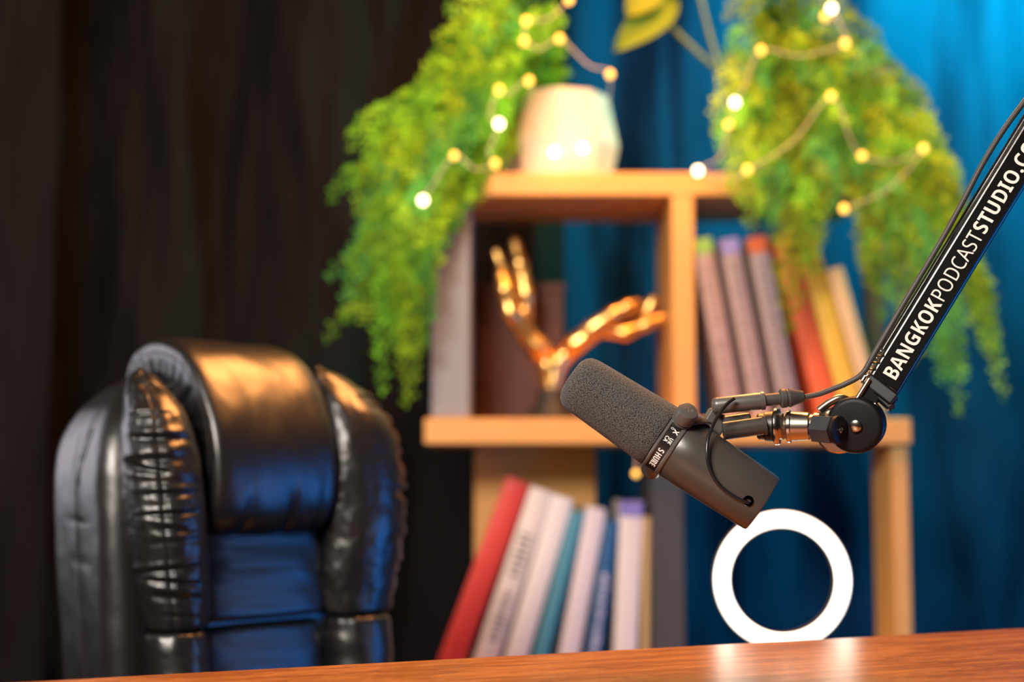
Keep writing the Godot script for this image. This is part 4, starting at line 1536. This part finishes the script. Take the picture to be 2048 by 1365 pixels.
func build_plants() -> void:
	var tz := SHELF_Z
	var ty := on(1100, 345, SHELF_Z).y
	# --- fern in the white faceted pot
	var px := (tz + 0.1) / FPX
	var c := on(1120, 345, tz + 0.14)
	c.y = ty
	var t := thing("hanging_fern", "leafy green hanging plant in a white faceted pot", "plant", Transform3D(Basis.IDENTITY, c))
	pot_shape(t, 119.0 * px * 1.03, 182.0 * px, mats.pot_white, 9)
	var tints := [Color(0.17, 0.42, 0.018), Color(0.12, 0.36, 0.02), Color(0.25, 0.48, 0.018), Color(0.09, 0.34, 0.06), Color(0.20, 0.44, 0.03)]
	var src := c + Vector3(-0.03, 182 * px - 0.01, 0.0)
	var f := tz - 0.09
	var left := [
		[692, 300, f, 850, 190], [664, 390, f, 760, 330], [705, 430, f, 830, 260], [664, 556, f, 750, 490], [660, 672, f, 745, 590], [700, 640, f, 790, 380], [762, 772, f, 800, 500], [818, 806, f, 830, 520], [852, 690, f, 850, 480],
		[842, 600, f, 850, 420], [785, 660, f, 800, 450], [735, 560, f, 800, 380], [760, 470, f, 830, 300], [820, 480, f, 870, 320], [850, 530, f, 880, 350], [720, 345, f, 850, 210], [800, 310, f, 880, 170], [880, 260, f, 940, 110], [925, 330, f, 960, 150],
		[960, 260, f, 990, 110], [1000, 215, f, 1020, 90], [985, 305, f, 1000, 160], [870, 340, f, 920, 180], [715, 480, f, 810, 300], [745, 620, f, 790, 430], [800, 700, f, 820, 500], [845, 640, f, 850, 460], [780, 390, f, 850, 250], [690, 600, f, 790, 390],
		[895, 15, f, 990, 20], [915, 90, f, 990, 50], [862, 160, f, 950, 70], [840, 200, f, 930, 90], [1010, 70, f, 1050, 30], [1115, 50, f, 1090, 20], [950, 40, f, 1020, -10], [1040, 130, f, 1050, 40], [905, 200, f, 970, 90], [830, 400, f, 900, 250], [790, 560, f, 830, 400],
		[820, 260, f, 920, 120], [760, 300, f, 880, 170], [870, 120, f, 960, 40], [930, 160, f, 990, 60], [1080, 90, f, 1080, 10], [740, 400, f, 840, 230], [905, 280, f, 960, 120], [860, 580, f, 868, 430]]
	hang(t, c, src, left, func(tip, s): return s.lerp(tip, 0.4) + Vector3(0, 0.06, 0), 0.042, tints)
	# --- fern over the right half of the shelf, its basket pot hidden by the leaves
	var c2 := on(1570, 345, tz + 0.14)
	c2.y = ty
	var t2 := thing("hanging_fern", "larger trailing green fern spilling over the books and shelf end", "plant", Transform3D(Basis.IDENTITY, c2))
	pot_shape(t2, 0.095, 0.15, mats.pot_white, 8)
	var src2 := c2 + Vector3(0.0, 0.15, 0.0)
	var tints2 := [Color(0.19, 0.38, 0.018), Color(0.25, 0.42, 0.02), Color(0.12, 0.35, 0.025), Color(0.30, 0.44, 0.02), Color(0.09, 0.34, 0.06)]
	var right := [
		[2008, 792, f, 1830, 330], [1990, 720, f, 1850, 330], [1922, 826, f, 1830, 380], [1960, 640, f, 1840, 300], [1885, 760, f, 1800, 380], [1935, 560, f, 1820, 270], [1830, 730, f, 1780, 380], [1770, 640, f, 1740, 360], [1748, 590, f, 1720, 340], [1800, 560, f, 1750, 330],
		[1860, 640, f, 1790, 340], [1930, 440, f, 1790, 210], [1880, 340, f, 1760, 160], [1860, 260, f, 1740, 120], [1800, 190, f, 1700, 90], [1760, 110, f, 1670, 40], [1700, 20, f, 1620, 0], [1840, 450, f, 1760, 250], [1780, 470, f, 1720, 280], [1750, 420, f, 1680, 240],
		[1690, 380, f, 1640, 200], [1640, 470, f, 1620, 300], [1600, 520, f, 1590, 330], [1574, 660, f, 1590, 400], [1545, 480, f, 1550, 300], [1500, 450, f, 1520, 260], [1470, 395, f, 1500, 220], [1440, 340, f, 1490, 190], [1436, 250, f, 1490, 120], [1450, 160, f, 1510, 50],
		[1480, 60, f, 1530, 10], [1520, 150, f, 1540, 40], [1560, 250, f, 1560, 90], [1600, 330, f, 1590, 150], [1640, 260, f, 1610, 100], [1700, 280, f, 1640, 120], [1560, 380, f, 1560, 200], [1510, 320, f, 1530, 170], [1740, 220, f, 1660, 90], [1640, 100, f, 1600, 10],
		[1580, 60, f, 1570, -20], [1680, 180, f, 1620, 60], [1790, 300, f, 1700, 140], [1830, 380, f, 1740, 200], [1660, 420, f, 1630, 260], [1520, 400, f, 1540, 250], [1600, 200, f, 1580, 60], [1900, 500, f, 1800, 260], [1855, 560, f, 1790, 310], [1500, 240, f, 1530, 100], [1625, 540, f, 1610, 380], [1455, 30, f, 1520, -10], [1720, 330, f, 1650, 170], [1460, 300, f, 1510, 150]]
	hang(t2, c2, src2, right, func(tip, s): return s.lerp(tip, 0.4) + Vector3(0, 0.06, 0), 0.044, tints2)
	# --- a pothos like vine with two broad leaves between the ferns
	var c3 := on(1330, 345, tz + 0.2)
	c3.y = ty
	var t3 := thing("leaf_vine", "bare plant stem with broad yellow-green leaves between the ferns", "plant", Transform3D(Basis.IDENTITY, on(1452, 150, tz + 0.05)))
	var o3 := t3.position
	var mb := MB.new()
	mb.tube(spline([on(1500, 190, tz + 0.1) - o3, on(1430, 135, tz + 0.05) - o3, on(1375, 85, tz + 0.04) - o3, on(1330, 40, tz + 0.04) - o3, on(1300, 15, tz + 0.04) - o3], 6), 0.0045, 8)
	mb.tube(spline([on(1440, 140, tz + 0.06) - o3, on(1420, 70, tz + 0.08) - o3, on(1405, 10, tz + 0.09) - o3, on(1395, -50, tz + 0.1) - o3], 6), 0.004, 8)
	part(t3, "stem", mb, mats.stem)
	for q in [[1352, 0, 1225, 108, 0.042, Color(0.13, 0.21, 0.02)], [1310, -25, 1250, 40, 0.04, Color(0.17, 0.22, 0.02)], [1395, -60, 1330, -90, 0.03, Color(0.13, 0.21, 0.02)]]:
		mb = MB.new()
		var a := on(q[0], q[1], tz + 0.04) - o3
		var b := on(q[2], q[3], tz - 0.02) - o3
		var ax := (b - a)
		var sd := ax.cross(Vector3(0.2, 0.3, 1.0)).normalized()
		var upv := sd.cross(ax).normalized()
		mb.grid(10, 14, func(u, w):
			var s: float = u * 2.0 - 1.0
			var wd: float = q[4] * pow(sin(clampf(w, 0.0, 1.0) * PI), 0.7) * (1.1 - 0.5 * w)
			return a + ax * w + sd * s * wd + upv * (0.010 * absf(s) + 0.012 * sin(w * PI)), false, false, q[5])
		mb.colored = true
		part(t3, "leaf", mb, mats.leaf)

# ------------------------------------------------------------------ fairy lights
func build_fairy_lights() -> void:
	var f := SHELF_Z - 0.125
	var strings := [
		["string of warm fairy lights wound through the left-trailing fern", [[1138, 0], [1052, 42], [1048, 83], [1119, 78], [1220, 149], [1166, 296], [1108, 304], [1058, 162], [998, 180], [998, 248], [990, 328], [908, 312], [846, 401]], [1, 1, 1, 1, 1.2, 3.0, 3.0, 1, 1, 2.0, 1.1, 0.7, 2.2]],
		["string of warm fairy lights draped over the larger fern", [[1650, 34], [1663, 17], [1690, 87], [1522, 101], [1470, 205], [1457, 250], [1396, 342], [1495, 340], [1662, 193], [1724, 312], [1847, 298], [1688, 418]], [0.5, 2.2, 1.3, 1, 2.0, 0.6, 2.4, 1.3, 1.1, 1, 1, 1.5]],
	]
	strings[0][0] = "string of warm fairy lights wound through the fern in the white pot"
	var warm := glow("fairy_glow_light", lin(1.0, 0.56, 0.09), 2.3)
	var bright := glow("fairy_bright_light", lin(1.0, 0.82, 0.50), 7.0)
	var shared := {}
	for st in strings:
		var pts := []
		for q in st[1]:
			pts.append(on(q[0], q[1], f if not (q[0] in [1166, 1108]) else SHELF_Z - 0.012))  # one pot bulb is added; both sit close to overexpose the pot
		var o: Vector3 = pts[0]
		var t := thing("fairy_lights", st[0], "string lights", Transform3D(Basis.IDENTITY, o))
		var mb := MB.new()
		var w := []
		for i in pts.size() - 1:
			w.append(pts[i] - o)
			var mid: Vector3 = (pts[i] + pts[i + 1]) / 2.0
			w.append(mid - o + Vector3(rng.randf_range(-0.02, 0.02), -0.018, 0.004))
		w.append(pts[-1] - o)
		mb.tube(spline(w, 6), 0.0013, 6)
		part(t, "wire", mb, mats.wire_clear)
		for i in pts.size():
			var e: float = st[2][i]
			var r := 0.0066 + 0.0008 * minf(e, 2.0)
			mb = MB.new()
			mb.ball(pts[i] - o, Vector3(r, r * 1.1, r), Basis.IDENTITY, 12, 8)
			part(t, "light_bulb", mb, bright if e > 1.6 else warm)
			var l := OmniLight3D.new()
			l.name = "fairy_lamp"
			l.light_color = lin(1.0, 0.72, 0.3)
			l.light_energy = 0.0025 * e
			l.omni_range = 6.0
			l.light_size = r * 0.8
			l.omni_attenuation = 2.0
			l.shadow_enabled = true
			t.add_child(l, true)
			l.position = pts[i] - o
	# one stray bulb hanging on the lower shelf
	var p := on(1272, 948, SHELF_Z - 0.05)
	var t4 := thing("fairy_light_bulb", "single warm fairy light hanging below the middle board", "string lights", Transform3D(Basis.IDENTITY, p))
	var mb2 := MB.new()
	mb2.ball(Vector3.ZERO, Vector3(0.006, 0.0066, 0.006), Basis.IDENTITY, 12, 8)
	part(t4, "light_bulb", mb2, warm)
	mb2 = MB.new()
	mb2.tube([Vector3(0, 0.004, 0), on(1276, 889, SHELF_Z - 0.02) - p + Vector3(0, 0, 0.002)], 0.0014, 6)
	part(t4, "wire", mb2, mats.wire_clear)
